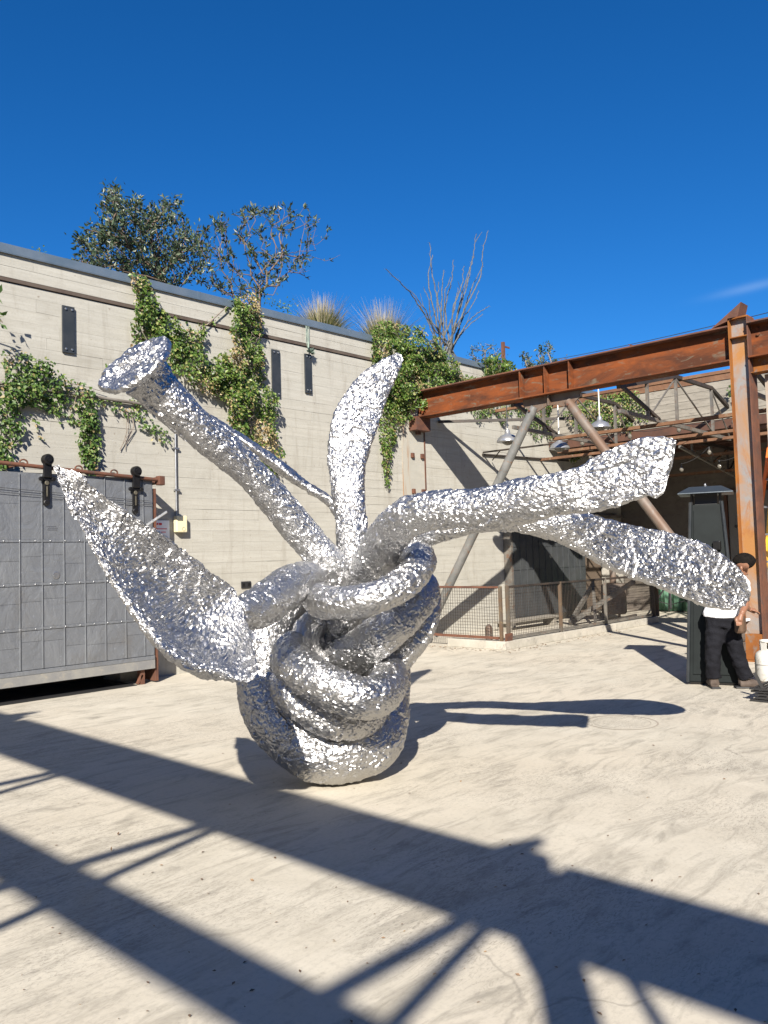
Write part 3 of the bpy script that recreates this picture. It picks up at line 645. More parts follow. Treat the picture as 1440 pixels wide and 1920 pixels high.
for a in range(3): g = MB(); g.bar((16.6+.2*math.cos(a*2.1), 8.8+.2*math.sin(a*2.1), 0), (16.6+.2*math.cos(a*2.1), 8.8+.2*math.sin(a*2.1), .14), .03, .03); g.build('leg', M['steel_black'], r)
g = MB(); g.lathe((11.35, 8.35, 0), [(.05,0),(.06,.02),(.06,.26),(.05,.30),(.02,.33)], 12); setp(g.build('rusty_canister', M['pipe_rust'], autosm=40), 'small rusty can standing behind the mesh near the fence corner', 'can')

# ------------------------------------------------------------------ pendant lamps and string bulbs
def lamp(p, L, label):
    r = empty('pendant_lamp', p, label, 'lamp', 'aluminium dome lamps hanging under the trusses')
    g = MB(); g.lathe(p, [(.185,0),(.192,.008),(.188,.03),(.165,.075),(.115,.115),(.065,.135),(.048,.15),(.045,.20),(.030,.225)], 32); g.build('shade', M['aluminium'], r, autosm=50)
    g = MB(); g.tube([(p[0],p[1],p[2]+.22),(p[0],p[1],p[2]+.23+L)], .011, 8); g.build('stem', M['white_paint'], r)
    g = MB(); g.lathe((p[0],p[1],p[2]-.055), [(.03,0),(.07,.02),(.10,.05)], 16); g.build('glass', M['bulb'], r, autosm=40)
lamp(at(952, 829, 14.2), .42, 'leftmost dome lamp, in front of the sunlit wall')
lamp(at(1049, 842, 15.4), .62, 'lowest dome lamp, between the two pipe braces')
lamp(at(1125, 803, 15.2), .50, 'dome lamp just right of the right-hand pipe brace top')
SL = empty('string_lights', (14.7, 7, 3.5), 'thin black cord with small clear bulbs hanging under the purlins', 'string lights')
bp = [at(*q) for q in ((1376, 793, 15.5), (1273, 808, 15.5), (1181, 820, 15.8), (1092, 833, 16), (1278, 882, 16), (1349, 876, 16), (1330, 850, 16), (1396, 856, 16))]
for p in bp:
    g = MB(); g.lathe(p, [(.012,-.03),(.035,-.01),(.042,.02),(.03,.05),(.014,.07)], 12); b_ = g.build('bulb', M['bulb'], SL, autosm=60)
    g = MB(); g.tube([(p[0],p[1],p[2]+.06),(p[0],p[1],p[2]+.13)], .016, 8); g.build('socket', M['matte_black'], b_)
for seq in ((3, 2, 1, 0), (4, 6, 5, 7)):
    for a, b_ in zip(seq[:-1], seq[1:]):
        p0, p1 = bp[a]+[0,0,.13], bp[b_]+[0,0,.13]; pts = [p0*(1-t)+p1*t-np.array((0,0,.25*t*(1-t))) for t in np.linspace(0,1,9)]
        g = MB(); g.tube(pts, .005, 4); g.build('cord', M['matte_black'], SL)
# service pipe reaching out from the wall with floodlight
a0 = on(905, 852, 1, YW-.03); a1 = on(1066, 864, 1, YW-.03)
g = MB(); g.tube([a0, a1], .02, 8); g.tube([a0+[0,-.01,.04], a0+[0.1,-1.9,.04]], .018, 8); g.tube([a0+[.05,-.4,.04], a0+[.3,-.02,-.1]], .012, 6)
setp(g.build('service_pipe', M['steel_black'], autosm=40), 'dark pipe bracket on the wall behind the left-hand pipe brace', 'pipe')
# telephone cable across the sky
g = MB(); p0, p1 = at(1040, 674, 40), at(1700, 520, 22); g.tube([p0*(1-t)+p1*t-np.array((0,0,.5*t*(1-t))) for t in np.linspace(0,1,14)], .014, 5)
setp(g.build('overhead_cable', M['wire']), 'thin dark cable crossing the sky above the beam', 'cable')
g = MB(); p = on(945, 690, 1, 11.2); g.box(p[0]-.035, p[0]+.035, 11.17, 11.24, 5.0, on(945, 642, 1, 11.2)[2]); g.box(p[0]+.036, p[0]+.26, 11.19, 11.215, on(945, 651, 1, 11.2)[2], on(945, 648, 1, 11.2)[2]); setp(g.build('rusty_stub_post', M['rust_dark']), 'short rusty post among the plants behind the wall top', 'post')

# ------------------------------------------------------------------ canopy behind the photographer (its shadow falls across the floor)
CX = -2.2
CN = empty('rear_canopy', (CX, -2.2, 0), 'rusty steel canopy frame whose shadow crosses the foreground floor', 'steel frame')
for (y0, y1) in ((4.13, 9.86), (-2.07, 3.87), (-9, -2.33)):
    g = MB(); g.box(CX-.008, CX+.008, y0, y1, BZ0+.022, BZ1-.022); g.box(CX-.1, CX+.1, y0, y1, BZ0, BZ0+.022); g.box(CX-.1, CX+.1, y0, y1, BZ1-.022, BZ1); g.build('beam', M['rust'], CN)
for y in (4.0, -2.2):
    g = MB(); g.box(CX-.07, CX+.07, y-.07, y+.07, 0, 4.62); g.build('column', M['rust'], CN)
    g = MB(); g.add([(CX-.13, y, 4.645), (CX+.13, y, 4.645), (CX-.13, y+.3, 4.545), (CX+.13, y+.3, 4.545), (CX-.13, y-.03, 4.76), (CX+.13, y-.03, 4.76)], [(0,2,3,1), (0,1,5,4), (2,4,5,3), (0,4,2), (1,3,5)]); g.build('peak_plate', M['rust_dark'], CN)
for y in (.08, 2.02, -1.85, 6.0):
    g = MB(); g.bar((CX, y, 4.08), (-6.5, y, 4.08), .06, .06); g.build('tie', M['steel_thin'], CN)
    g = MB(); g.bar((CX, y-.05, 4.04), (-5.2, y-.05, 2.95), .05, .05); g.build('diagonal', M['steel_thin'], CN)
g = MB(); g.box(-3.30, -3.10, -9, 9.8, 3.96, 4.10); g.build('purlin', M['steel_thin'], CN)
g = MB(); g.tube([(CX, -2.50, 4.05), (CX, -3.4, .3)], .028, 10); g.build('brace', M['pipe'], CN)
g = MB(); g.add([(CX-.01, -2.13, 4.05), (CX-.01, -1.98, 4.05), (CX-.01, -2.13, 3.7), (CX+.01, -2.13, 4.05), (CX+.01, -1.98, 4.05), (CX+.01, -2.13, 3.7)], [(0,2,1), (3,4,5), (0,1,4,3), (1,2,5,4), (2,0,3,5)]); g.build('gusset', M['rust'], CN)

# ------------------------------------------------------------------ added walls behind the photographer: block low sky, give the foil dark reflections
OB = empty('added_dark_building', (0, -9, 0), 'plain grey-brown building added behind the viewpoint for dark reflections', 'building')
M['opp'] = noisy('added_wall_render', (.20,.18,.155), (.26,.24,.205), 2, .9)
g = MB(); g.box(-13, 24, -9.6, -9, 0, 6.6); g.build('wall', M['opp'], OB)
g = MB(); g.box(-13.6, -13, -9.6, 10.3, 0, 7.0); g.build('wall', M['opp'], OB)
for (x0, x1, z0, z1) in ((-9,-5.5,0,3.2), (-3.5,0,0,3.2), (3,7,0,3.4), (10,13,.9,2.8), (15,18,.9,2.8)):
    g = MB(); g.box(x0, x1, -9.0, -8.94, z0, z1); g.build('added_shutter' if z0 == 0 else 'added_window', M['void'], OB)
for (y0, y1, z0, z1) in ((-7,-3.5,0,3.2), (-1,3,0,3.4), (5.5,8.5,.9,3)):
    g = MB(); g.box(-13.0, -12.94, y0, y1, z0, z1); g.build('added_shutter' if z0 == 0 else 'added_window', M['void'], OB)

# ------------------------------------------------------------------ the foil sculpture
def hash3(I, seed):
    I = I.astype(np.int64); h = (I[...,0]*73856093) ^ (I[...,1]*19349663) ^ (I[...,2]*83492791) ^ (seed*2654435761)
    h = (h ^ (h >> 13))*1274126177 & 0x7fffffff; h = (h ^ (h >> 16))*2246822519 & 0x7fffffff
    return h ^ (h >> 11)
def rnd3(h, k): return (((h*(k*2+1)*7919+k*104729) >> 3) & 0xffff)/65535.0
def facets(P, cell, seed, slope, step):       # planar facets of crumpled sheet, as a height over the points P
    Q = P/cell; I = np.floor(Q); best = np.full(len(P), 9e9); H = np.zeros(len(P))
    for dx in (-1,0,1):
        for dy in (-1,0,1):
            for dz in (-1,0,1):
                J = I+np.array((dx,dy,dz)); h = hash3(J, seed)
                c = J+np.stack([rnd3(h,1), rnd3(h,2), rnd3(h,3)], 1); dl = Q-c; d2 = (dl**2).sum(1)
                g = np.stack([rnd3(h,4), rnd3(h,5), rnd3(h,6)], 1)*2-1
                v = step*(rnd3(h,7)-.5)+slope*(g*dl).sum(1)*cell; m_ = d2 < best
                H[m_] = v[m_]; best[m_] = d2[m_]
    return H
def warp(P): 
    return P+.03*np.stack([np.sin(P[:,1]*19+P[:,2]*11), np.sin(P[:,2]*17+P[:,0]*13), np.sin(P[:,0]*21+P[:,1]*9)], 1)+.012*np.stack([np.sin(P[:,2]*57), np.sin(P[:,0]*51), np.sin(P[:,1]*61)], 1)
def spline(C, step=.012):
    C = np.array(C, float); n = len(C); out = []
    E_ = np.vstack([2*C[0]-C[1], C, 2*C[-1]-C[-2]])
    for i in range(n-1):
        p0,p1,p2,p3 = E_[i:i+4]; t = np.linspace(0,1,40,endpoint=(i==n-2))[:,None]
        out.append(.5*((2*p1)+(-p0+p2)*t+(2*p0-5*p1+4*p2-p3)*t**2+(-p0+3*p1-3*p2+p3)*t**3))
    S = np.vstack(out); L = np.r_[0, np.cumsum(np.linalg.norm(np.diff(S[:,:3],axis=0),axis=1))]
    k = max(4, int(L[-1]/step)); T = np.linspace(0, L[-1], k)
    return np.stack([np.interp(T, L, S[:,j]) for j in range(S.shape[1])], 1), T
CELLS = ((.16, 9, .03, .010), (.062, 3, .11, .004), (.023, 5, .16, .0022))
def foil_mesh(rings, amp=1.0, name='foil', stretch=None):
    K, N = rings.shape[:2]; P = rings.reshape(-1,3)
    # outward direction of each ring point
    ctr = rings.mean(axis=1, keepdims=True)
    du_ = np.roll(rings,-1,1)-np.roll(rings,1,1); dv_ = np.gradient(rings, axis=0)
    nr = np.cross(du_, dv_); s_ = np.sign((nr*(rings-ctr)).sum(-1).mean()) or 1
    nr = nr*s_; ln = np.linalg.norm(nr, axis=2, keepdims=True); nr = np.where(ln > 1e-9, nr/(ln+1e-12), 0)
    Qp = warp(P); 
    if stretch is not None: Qp = Qp@stretch
    h = sum(facets(Qp, c, sd_, sl, stp) for c, sd_, sl, stp in CELLS)
    h2 = h*amp
    V = P+nr.reshape(-1,3)*h2[:,None]+rs.normal(0, .0009, P.shape)
    i = np.arange(K-1)[:,None]; j = np.arange(N)[None]; a = i*N+j; b_ = i*N+(j+1)%N; c = b_+N; d = a+N
    alt = ((i+j) % 2 == 0)
    T1 = np.where(alt[...,None], np.stack([a,b_,c],-1), np.stack([a,b_,d],-1)); T2 = np.where(alt[...,None], np.stack([a,c,d],-1), np.stack([b_,c,d],-1))
    F = np.vstack([T1.reshape(-1,3), T2.reshape(-1,3)])
    if s_ < 0: F = F
    # close the ends
    V = np.vstack([V, rings[0].mean(0), rings[-1].mean(0)]); e = len(V)
    jj = np.arange(N); F = np.vstack([F, np.stack([(jj+1)%N, jj, np.full(N, e-2)],1), np.stack([(K-1)*N+jj, (K-1)*N+(jj+1)%N, np.full(N, e-1)],1)])
    return mesh_np(V, F, name, M['foil'], False)
def orient(me):
    bm = bmesh.new(); bm.from_mesh(me); bmesh.ops.recalc_face_normals(bm, faces=bm.faces); bm.to_mesh(me); bm.free(); return me
def sinp(t, th):                          # flatter faces where a limb is thin
    n = (2+5*np.clip(1-th, 0, 1)**1.5)[:,None]; return np.sign(np.sin(t))[None]*np.clip(1-np.abs(np.cos(t))[None]**n, 0, 1)**(1/n)
def foil_tube(spec, name, parent, cap=(1,1), step=.0092, amp=1.0, tilt=0):
    """spec rows: px, py, depth, half width in px [, thickness ratio, twist]"""
    C = [list(at(r[0], r[1], r[2]))+[r[3]*r[2]/FPX, r[4] if len(r) > 4 else 1.0] for r in spec]
    S, T = spline(C, step); K = len(S); P = S[:,:3]; r = S[:,3].copy(); th = S[:,4]
    for (c_, d) in ((cap[0], T-T[0]), (cap[1], T[-1]-T)):
        if c_: rr = r[0] if d is not None and d[0] == 0 else r[-1]; rr *= c_; m_ = d < rr; r[m_] *= np.sqrt(np.clip(1-(1-d[m_]/rr)**2, .02, 1))
    tan = np.gradient(P, axis=0); tan /= np.linalg.norm(tan,axis=1)[:,None]
    N = max(16, int(2*math.pi*r.max()/step)); N = min(N, 180); th_ = np.linspace(0, 2*math.pi, N, endpoint=False)
    flat = any(len(q_) > 4 for q_ in spec)
    A = np.zeros_like(P); B = np.zeros_like(P); a = None
    for i in range(K):
        if flat:
            view = P[i]-_C; view /= np.linalg.norm(view); a_ = np.cross(tan[i], view)
            if a is not None and a_@a < 0: a_ = -a_
            a = a_/np.linalg.norm(a_)
        else:
            if a is None: a = np.cross(tan[i], (.3,.2,.9))
            a = a-tan[i]*(a@tan[i]); a /= np.linalg.norm(a)
        A[i] = a; B[i] = np.cross(tan[i], a)
        if flat and tilt:
            f_ = min(1, max(0, (.8-th[i])/.5))*math.radians(tilt); up_ = a if a@_U > 0 else -a; aw = view-tan[i]*(view@tan[i]); aw /= np.linalg.norm(aw)
            A[i] = (up_*math.cos(f_)+aw*math.sin(f_))/math.cos(f_)*(1 if a@_U > 0 else -1); b2_ = np.cross(tan[i], A[i]); B[i] = b2_/np.linalg.norm(b2_)
    rings = P[:,None]+r[:,None,None]*(A[:,None]*np.cos(th_)[None,:,None]+(B*th[:,None])[:,None]*sinp(th_, th)[:,:,None])
    return link(name, orient(foil_mesh(rings, amp)), parent)
SC = empty('foil_sculpture', on(630, 1450, 2, 0), 'giant knotted sculpture wrapped in crumpled silver foil with leaf and trumpet arms', 'sculpture')
DK = .0
# base of the knot
foil_tube([(600,1130,6.35,46),(545,1120,6.15,48),(505,1180,5.95,50),(496,1265,5.8,52),(516,1336,5.7,57),(576,1394,5.62,62),(642,1408,5.6,58),(702,1385,5.72,54),(718,1318,5.95,50),(716,1240,6.2,48),(690,1160,6.35,44)], 'base_loop', SC)
foil_tube([(625,1200,6.05,32),(562,1216,5.75,37),(547,1238,5.45,38),(580,1266,5.22,39),(635,1296,5.10,40),(688,1308,5.12,40),(722,1292,5.34,38),(724,1258,5.68,36),(690,1225,6.0,32)], 'knot_loop', SC)
foil_tube([(512,1230,6.0,28),(530,1285,5.62,29),(572,1328,5.42,31),(630,1354,5.36,31),(680,1352,5.48,29),(715,1325,5.8,27)], 'knot_loop', SC)
foil_tube([(600,1262,6.1,32),(640,1240,5.72,39),(702,1200,5.52,38),(763,1152,5.56,34),(792,1108,5.84,31),(760,1070,6.2,30)], 'knot_loop', SC)
foil_tube([(640,1308,6.05,24),(704,1272,5.86,25),(756,1226,5.76,26),(795,1168,5.82,26),(798,1115,6.05,26),(760,1090,6.25,26)], 'knot_loop', SC)
foil_tube([(655,1080,6.05,28),(600,1100,5.72,28),(594,1122,5.40,29),(630,1132,5.18,30),(695,1122,5.06,30),(758,1092,5.16,30),(788,1056,5.45,29),(775,1040,5.85,28),(725,1050,6.1,26)], 'knot_loop', SC)
foil_tube([(660,1130,6.15,30),(604,1160,5.9,27),(575,1190,5.72,28),(583,1230,5.75,30),(620,1275,5.8,30)], 'knot_loop', SC)
# arm that carries the left leaf
foil_tube([(440,1150,4.62,24),(468,1145,4.8,36),(505,1128,5.0,39),(545,1098,5.3,37),(580,1088,5.6,35),(610,1110,5.9,34),(620,1160,6.05,32)], 'leaf_stalk', SC, cap=(.6,1))
# trumpet arm with its disc
foil_tube([(272,703,5.10,50),(282,713,5.12,45),(302,735,5.15,40),(364,798,5.25,34),(443,862,5.4,30.5),(487,906,5.5,30),(537,965,5.6,31),(585,1022,5.68,32),(625,1068,5.72,34),(645,1120,5.82,38),(636,1185,5.9,38),(615,1245,5.95,34)], 'trumpet_arm', SC, cap=(0,1))
def disc_mesh():
    c = at(254, 686, 5.06); ax = at(254, 686, 5.06)-at(330, 765, 5.22); view = -(c-_C)/np.linalg.norm(c-_C)
    im = -(_R*.60)+_U*.80; im = im-view*(im@view); im /= np.linalg.norm(im); nrm = im*.945+view*.33; nrm /= np.linalg.norm(nrm)
    a = np.cross(nrm, view); a /= np.linalg.norm(a); b_ = np.cross(nrm, a); R0 = 78/FPX*5.06*1.0
    prof = [(.02,.022)]+[(t, .022) for t in np.linspace(.06, .97, 22)]+[(1.0,.012),(1.0,-.008)]+[(t, -.02) for t in np.linspace(.97,.06,22)]+[(.02,-.02)]
    N = 120; th_ = np.linspace(0, 2*math.pi, N, endpoint=False); wob = 1+.025*np.sin(3*th_+.5)+.02*np.sin(5*th_)
    rings = np.array([[c+R0*p_[0]*wob[i]*(a*math.cos(t)+b_*math.sin(t))+nrm*p_[1] for i, t in enumerate(th_)] for p_ in prof])
    Kk, Nn = rings.shape[:2]; P = rings.reshape(-1,3); h = sum(facets(warp(P), c_, s_, sl, stp) for c_, s_, sl, stp in CELLS)*1.15
    V = P+nrm*h[:,None]*1.0+rs.normal(0,.0015,P.shape); rings2 = V.reshape(Kk,Nn,3)
    i = np.arange(Kk-1)[:,None]; j = np.arange(Nn)[None]; a_ = i*Nn+j; b2 = i*Nn+(j+1)%Nn; c2 = b2+Nn; d2 = a_+Nn
    F = np.vstack([np.stack([a_,b2,c2],-1).reshape(-1,3), np.stack([a_,c2,d2],-1).reshape(-1,3)])
    return orient(mesh_np(V, F, 'disc', M['foil']))
link('trumpet_disc', disc_mesh(), SC)
# upright leaf
foil_tube([(749,663,6.27,5,.9),(744,674,6.26,12,.8),(728,692,6.22,21,.7),(702,722,6.18,32,.6),(681,758,6.12,39,.42),(664,800,6.05,43,.42),(652,850,5.98,38,.5),(651,905,5.9,32,.75),(657,958,5.84,29,.9),(661,1010,5.8,30,1.0),(668,1060,5.8,31,1.0),(672,1120,5.9,30,1.0)], 'upright_leaf', SC, cap=(.5,1))
# edge-on leaf
foil_tube([(388,777,6.35,3,2.0),(405,790,6.33,6,3.0),(440,815,6.3,9,4.0),(500,857,6.22,10.5,4.2),(560,902,6.14,9.5,4.0),(620,942,6.07,9,2.5),(655,990,6.0,14,1.4),(665,1040,5.95,20,1.0)], 'edge_on_leaf', SC, cap=(.5,1))
# upper right arm, a paddle with a blunt end
foil_tube([(668,1150,5.9,34,1.0),(690,1085,5.65,38,1.0),(712,1030,5.42,38,1.0),(744,987,5.2,37,1.0),(790,962,5.05,37,1.0),(850,955,4.95,36,1.0),(907,953,4.86,39,.95),(984,938,4.75,43,.85),(1051,925,4.64,40,.7),(1100,917,4.58,44,.45),(1135,903,4.52,50,.3),(1170,889,4.47,52,.22),(1205,877,4.42,53,.2),(1232,876,4.38,55,.18),(1257,882,4.36,57,.18)], 'paddle_arm', SC, cap=(1,.12), tilt=12)
# lower right arm, a long leaf
foil_tube([(690,1110,6.05,26,1.0),(735,1058,5.95,24,1.0),(775,1012,5.8,24,1.0),(840,985,5.68,26,1.0),(920,968,5.6,28,1.0),(1000,975,5.55,28,1.0),(1050,988,5.56,30,.9),(1100,1002,5.62,36,.45),(1160,1027,5.7,43,.26),(1229,1046,5.8,50,.18),(1300,1070,5.9,53,.16),(1350,1093,5.96,46,.16),(1385,1112,6.0,31,.2),(1403,1122,6.02,12,.4)], 'lower_leaf', SC, cap=(1,.5), tilt=25)
# big left leaf, a dished sheet with thick rims
def big_leaf():
    rows_ = [((103,874,4.02),(106,874,4.02)),((112,905,4.0),(144,888,4.03)),((127,942,4.0),(172,911,4.05)),((150,985,4.0),(235,957,4.13)),((185,1050,4.0),(296,997,4.22)),((215,1100,4.0),(345,1033,4.35)),((262,1165,3.98),(397,1074,4.48)),((312,1222,3.96),(440,1108,4.6)),((360,1250,3.95),(462,1165,4.5)),((405,1262,3.98),(474,1210,4.3)),((445,1277,4.02),(484,1250,4.12)),((462,1281,4.05),(478,1270,4.08))]
    C = [list(at(*l))+list(at(*r_)) for l, r_ in rows_]
    S, T = spline(C, .0075); K = len(S); L = S[:,:3]; R_ = S[:,3:6]; mid = (L+R_)/2; A = (R_-L)/2
    tan = np.gradient(mid, axis=0); B = np.cross(tan, A); B /= np.linalg.norm(B,axis=1)[:,None]+1e-9
    B *= np.sign((B*(mid-_C)).sum(1))[:,None]     # B points away from the camera
    hw = np.linalg.norm(A,axis=1); N = 190; t = np.linspace(0, 2*math.pi, N, endpoint=False)
    cs = np.sign(np.cos(t))*np.abs(np.cos(t))**.75; sn = np.sin(t)
    thk = np.clip(hw*.16, .01, .045); bowl = np.clip(hw*.45, 0, .19)
    off = (thk[:,None]*sn[None]*(1+.6*np.abs(cs[None])**6) + bowl[:,None]*(1-cs[None]**2))
    rings = mid[:,None]+A[:,None]*cs[None,:,None]+B[:,None]*off[...,None]
    return orient(foil_mesh(rings, 1.15))
link('dished_leaf', big_leaf(), SC)

# ------------------------------------------------------------------ foliage
def leaves_mesh(P, D, Nn, size, name, mt, wratio=.55, fold=.25):
    """kite-shaped leaves: P roots, D directions, Nn rough normals, size lengths"""
    P = np.asarray(P); n = len(P); D = D/(np.linalg.norm(D,axis=1)[:,None]+1e-9)
    S = np.cross(D, Nn); S /= np.linalg.norm(S,axis=1)[:,None]+1e-9; U = np.cross(S, D); s = size[:,None]
    a = P; l = P+D*s*.45+S*s*wratio/2+U*s*fold*.3; tp = P+D*s; r = P+D*s*.45-S*s*wratio/2+U*s*fold*.3; 
    V = np.stack([a, l, tp, r], 1).reshape(-1,3); b_ = np.arange(n)*4
    F = np.vstack([np.stack([b_, b_+1, b_+2],1), np.stack([b_, b_+2, b_+3],1)])
    return mesh_np(V, F, name, mt, False)
def inpoly(x, y, poly):
    c = np.zeros(len(x), bool); n = len(poly)
    for i in range(n):
        x0, y0 = poly[i]; x1, y1 = poly[(i+1)%n]
        m_ = ((y0 > y) != (y1 > y)) & (x < (x1-x0)*(y-y0)/(y1-y0+1e-12)+x0); c ^= m_
    return c
def ivy(label, polys, mt='ivy', dry=.12, ymax=.22, size=(.034,.068), plane=1, val=YW, dens=4.6, stems=14, name='creeper'):
    """polys: list of (polygon in photo pixels, leaves per m2, thickness)"""
    allP, allD, allN, allS = [], [], [], []; sgn = -1
    root = None; st = []
    for (pp, dn, thick) in polys:
        W3 = np.array([on(px, py, plane, val) for px, py in pp]); ax = 0 if plane == 1 else 1
        poly = W3[:, (ax, 2)]; lo = poly.min(0); hi = poly.max(0); area = abs(.5*sum(poly[i][0]*poly[(i+1)%len(poly)][1]-poly[(i+1)%len(poly)][0]*poly[i][1] for i in range(len(poly))))
        n = int(area*dn*dens); 
        # clumpy sampling
        nc = max(6, int(area*26)); cc = rs.uniform(lo, hi, (nc*4, 2)); cc = cc[inpoly(cc[:,0], cc[:,1], poly)][:nc]
        if len(cc) == 0: cc = poly.mean(0)[None]
        k = rs.randint(0, len(cc), n); q_ = cc[k]+rs.normal(0, .085, (n, 2)); u = rs.uniform(lo, hi, (n*6, 2))
        q_ = np.vstack([q_, u[inpoly(u[:,0], u[:,1], poly)][:n]]); ok = inpoly(q_[:,0]+rs.normal(0,.02,len(q_)), q_[:,1]+rs.normal(0,.03,len(q_)), poly); q_ = q_[ok]; rs.shuffle(q_); q_ = q_[:n]
        cb = rs.uniform(.25, 1, len(cc)); d2 = ((q_[:,None]-cc[None])**2).sum(-1); near = d2.argmin(1)
        dep_ = thick*cb[near]*np.exp(-d2.min(1)/(.22**2))*rs.uniform(.3, 1, len(q_))**.7+.015
        P = np.zeros((len(q_),3)); P[:,ax] = q_[:,0]; P[:,2] = q_[:,1]; P[:,plane] = val-dep_
        D = rs.normal(0,.55,(len(q_),3)); D[:,2] -= .8; D[:,plane] -= .35
        Nn = rs.normal(0,.35,(len(q_),3)); Nn[:,plane] -= 1; Nn[:,2] += .5
        allP.append(P); allD.append(D); allN.append(Nn); allS.append(rs.uniform(*size, len(q_)))
        for _ in range(max(2, int(area*stems))):
            c = cc[rs.randint(len(cc))].copy(); pts = []
            for j_ in range(7):
                pnt = np.zeros(3); pnt[ax] = c[0]; pnt[2] = c[1]; pnt[plane] = val-rs.uniform(.01, max(.03, thick*.5)); pts.append(pnt); c = c+[rs.normal(0,.06), -rs.uniform(.03,.13)]
                if not inpoly(np.array([c[0]]), np.array([c[1]]), poly)[0]: break
            if len(pts) > 2: st.append(pts)
    P = np.vstack(allP); D = np.vstack(allD); Nn = np.vstack(allN); S = np.concatenate(allS)
    c0 = P.mean(0); root = empty(name, (c0[0], val, P[:,2].min()), label, 'creeper', 'creepers hanging on the concrete wall')
    pn = np.sin(P[:,0]*9+P[:,2]*4)+np.sin(P[:,2]*6.5+P[:,0]*3)+rs.normal(0,.8,len(P)); isd = pn > np.quantile(pn, 1-dry)
    link('foliage', leaves_mesh(P[~isd], D[~isd], Nn[~isd], S[~isd], 'foliage', M[mt], .72), root, 'stuff')
    if isd.sum() > 3: link('dry_foliage', leaves_mesh(P[isd], D[isd], Nn[isd], S[isd]*.85, 'dry_foliage', M['ivy_dry'], .6), root, 'stuff')
    for pts in st[:24]: g = MB(); g.tube(pts, .004, 4, cap=False); g.build('vine_stem', M['twig'], root)
    return root
ivy('thick creeper mass at the left edge running along the pipe to a hanging strand', [
    ([(0,655),(60,668),(110,700),(170,735),(180,770),(150,800),(90,775),(40,760),(0,770)], 400, .2),
    ([(-30,700),(30,740),(45,800),(30,840),(14,880),(-30,900)], 300, .16),
    ([(148,775),(176,775),(186,820),(178,870),(150,872),(140,830)], 560, .16), ([(52,770),(60,775),(82,835),(72,828)], 330, .06), ([(88,752),(105,765),(116,795),(106,792)], 260, .06),
    ([(155,870),(180,868),(176,893),(160,890)], 420, .08), ([(175,740),(240,755),(285,790),(340,830),(300,832),(235,778),(180,762)], 150, .08)], 'ivy_dark', .05)
ivy('creeper column spilling from the coping left of the trumpet disc', [
    ([(238,515),(272,518),(290,568),(322,605),(338,640),(312,655),(300,640),(270,648),(236,700),(228,672),(245,640),(240,590),(252,560),(236,540)], 620, .26),
    ([(305,640),(345,615),(378,620),(372,650),(392,690),(412,700),(410,745),(388,745),(330,705),(305,690)], 560, .26),
    ([(196,682),(218,676),(215,700),(196,702)], 400, .08), ([(335,615),(372,606),(425,570),(428,582),(382,622),(345,640)], 90, .05), ([(238,745),(262,745),(290,768),(255,772)], 260, .06)], 'ivy', .12)
ivy('tall bushy creeper column with dry centre falling from the sparse tree', [
    ([(424,558),(470,560),(482,590),(482,650),(500,720),(514,800),(512,850),(505,880),(470,850),(425,800),(405,745),(388,735),(395,670),(432,655),(420,630),(428,590)], 640, .30),
    ([(470,845),(505,850),(520,905),(505,895)], 260, .08), ([(440,470+90),(470,545),(480,570),(440,575)], 400, .2)], 'ivy', .24)
ivy('large rounded creeper mound over the wall above the beam end', [
    ([(690,612),(705,600),(765,612),(810,640),(830,665),(862,705),(900,712),(880,728),(800,752),(772,770),(740,770),(700,745),(690,700),(688,655)], 640, .34),
    ([(712,690),(742,700),(758,760),(770,790),(745,790),(735,830),(728,870),(730,895),(712,880),(708,810),(702,745)], 560, .2),
    ([(714,885),(724,885),(728,915),(720,918)], 260, .05)], 'ivy', .10)
ivy('shadowed creeper strands hanging below the beam beside the lamps', [
    ([(860,770),(900,755),(1010,745),(1020,800),(1005,835),(985,800),(960,770),(940,800),(925,775),(895,790),(880,775)], 190, .1),
    ([(1005,740),(1065,735),(1085,790),(1078,860),(1068,868),(1055,820),(1030,830),(1010,800)], 380, .2)], 'ivy_dark', .12)
ivy('pale leafy creeper trailing from the plank parapet', [
    ([(1115,745),(1165,728),(1205,735),(1215,770),(1218,790),(1195,790),(1180,812),(1160,800),(1120,790),(1080,760)], 330, .2), ([(1050,770),(1095,760),(1130,790),(1110,815),(1080,800)], 300, .2)], 'ivy', .2, plane=0, val=XR-.06)
ivy('small dark leaf clump on the parapet left of the column', [([(1368,725),(1395,700),(1400,745),(1385,752),(1368,745)], 330, .15)], 'ivy_dark', .03, plane=0, val=XR-.06)
# thin bare runners across the wall
g = MB(); g.tube([on(425,575,1,YW-.06), on(385,612,1,YW-.05), on(345,650,1,YW-.06)], .009, 6)
setp(g.build('bare_runner', M['twig']), 'thin bare creeper stem slanting between the two hanging columns', 'creeper')
g = MB(); g.tube([on(196,735,1,YW-.05), on(150,722,1,YW-.04), on(90,712,1,YW-.04)], .004, 5)
setp(g.build('bare_runner', M['twig']), 'fine bare tendril above the wall pipe left of the trumpet disc', 'creeper')
br_ = empty('dangling_twigs', on(220,770,1,YW-.03), 'few leafless twigs dangling from the wall pipe under the disc', 'twigs')
for k in range(4):
    x = 232+rs.uniform(-9,16); g = MB(); g.tube([on(x,768,1,YW-.03), on(x+rs.uniform(-4,6),800,1,YW-.05), on(x-rs.uniform(2,22),rs.uniform(825,850),1,YW-.02)], .004, 5); g.build('twig', M['twig'], br_)
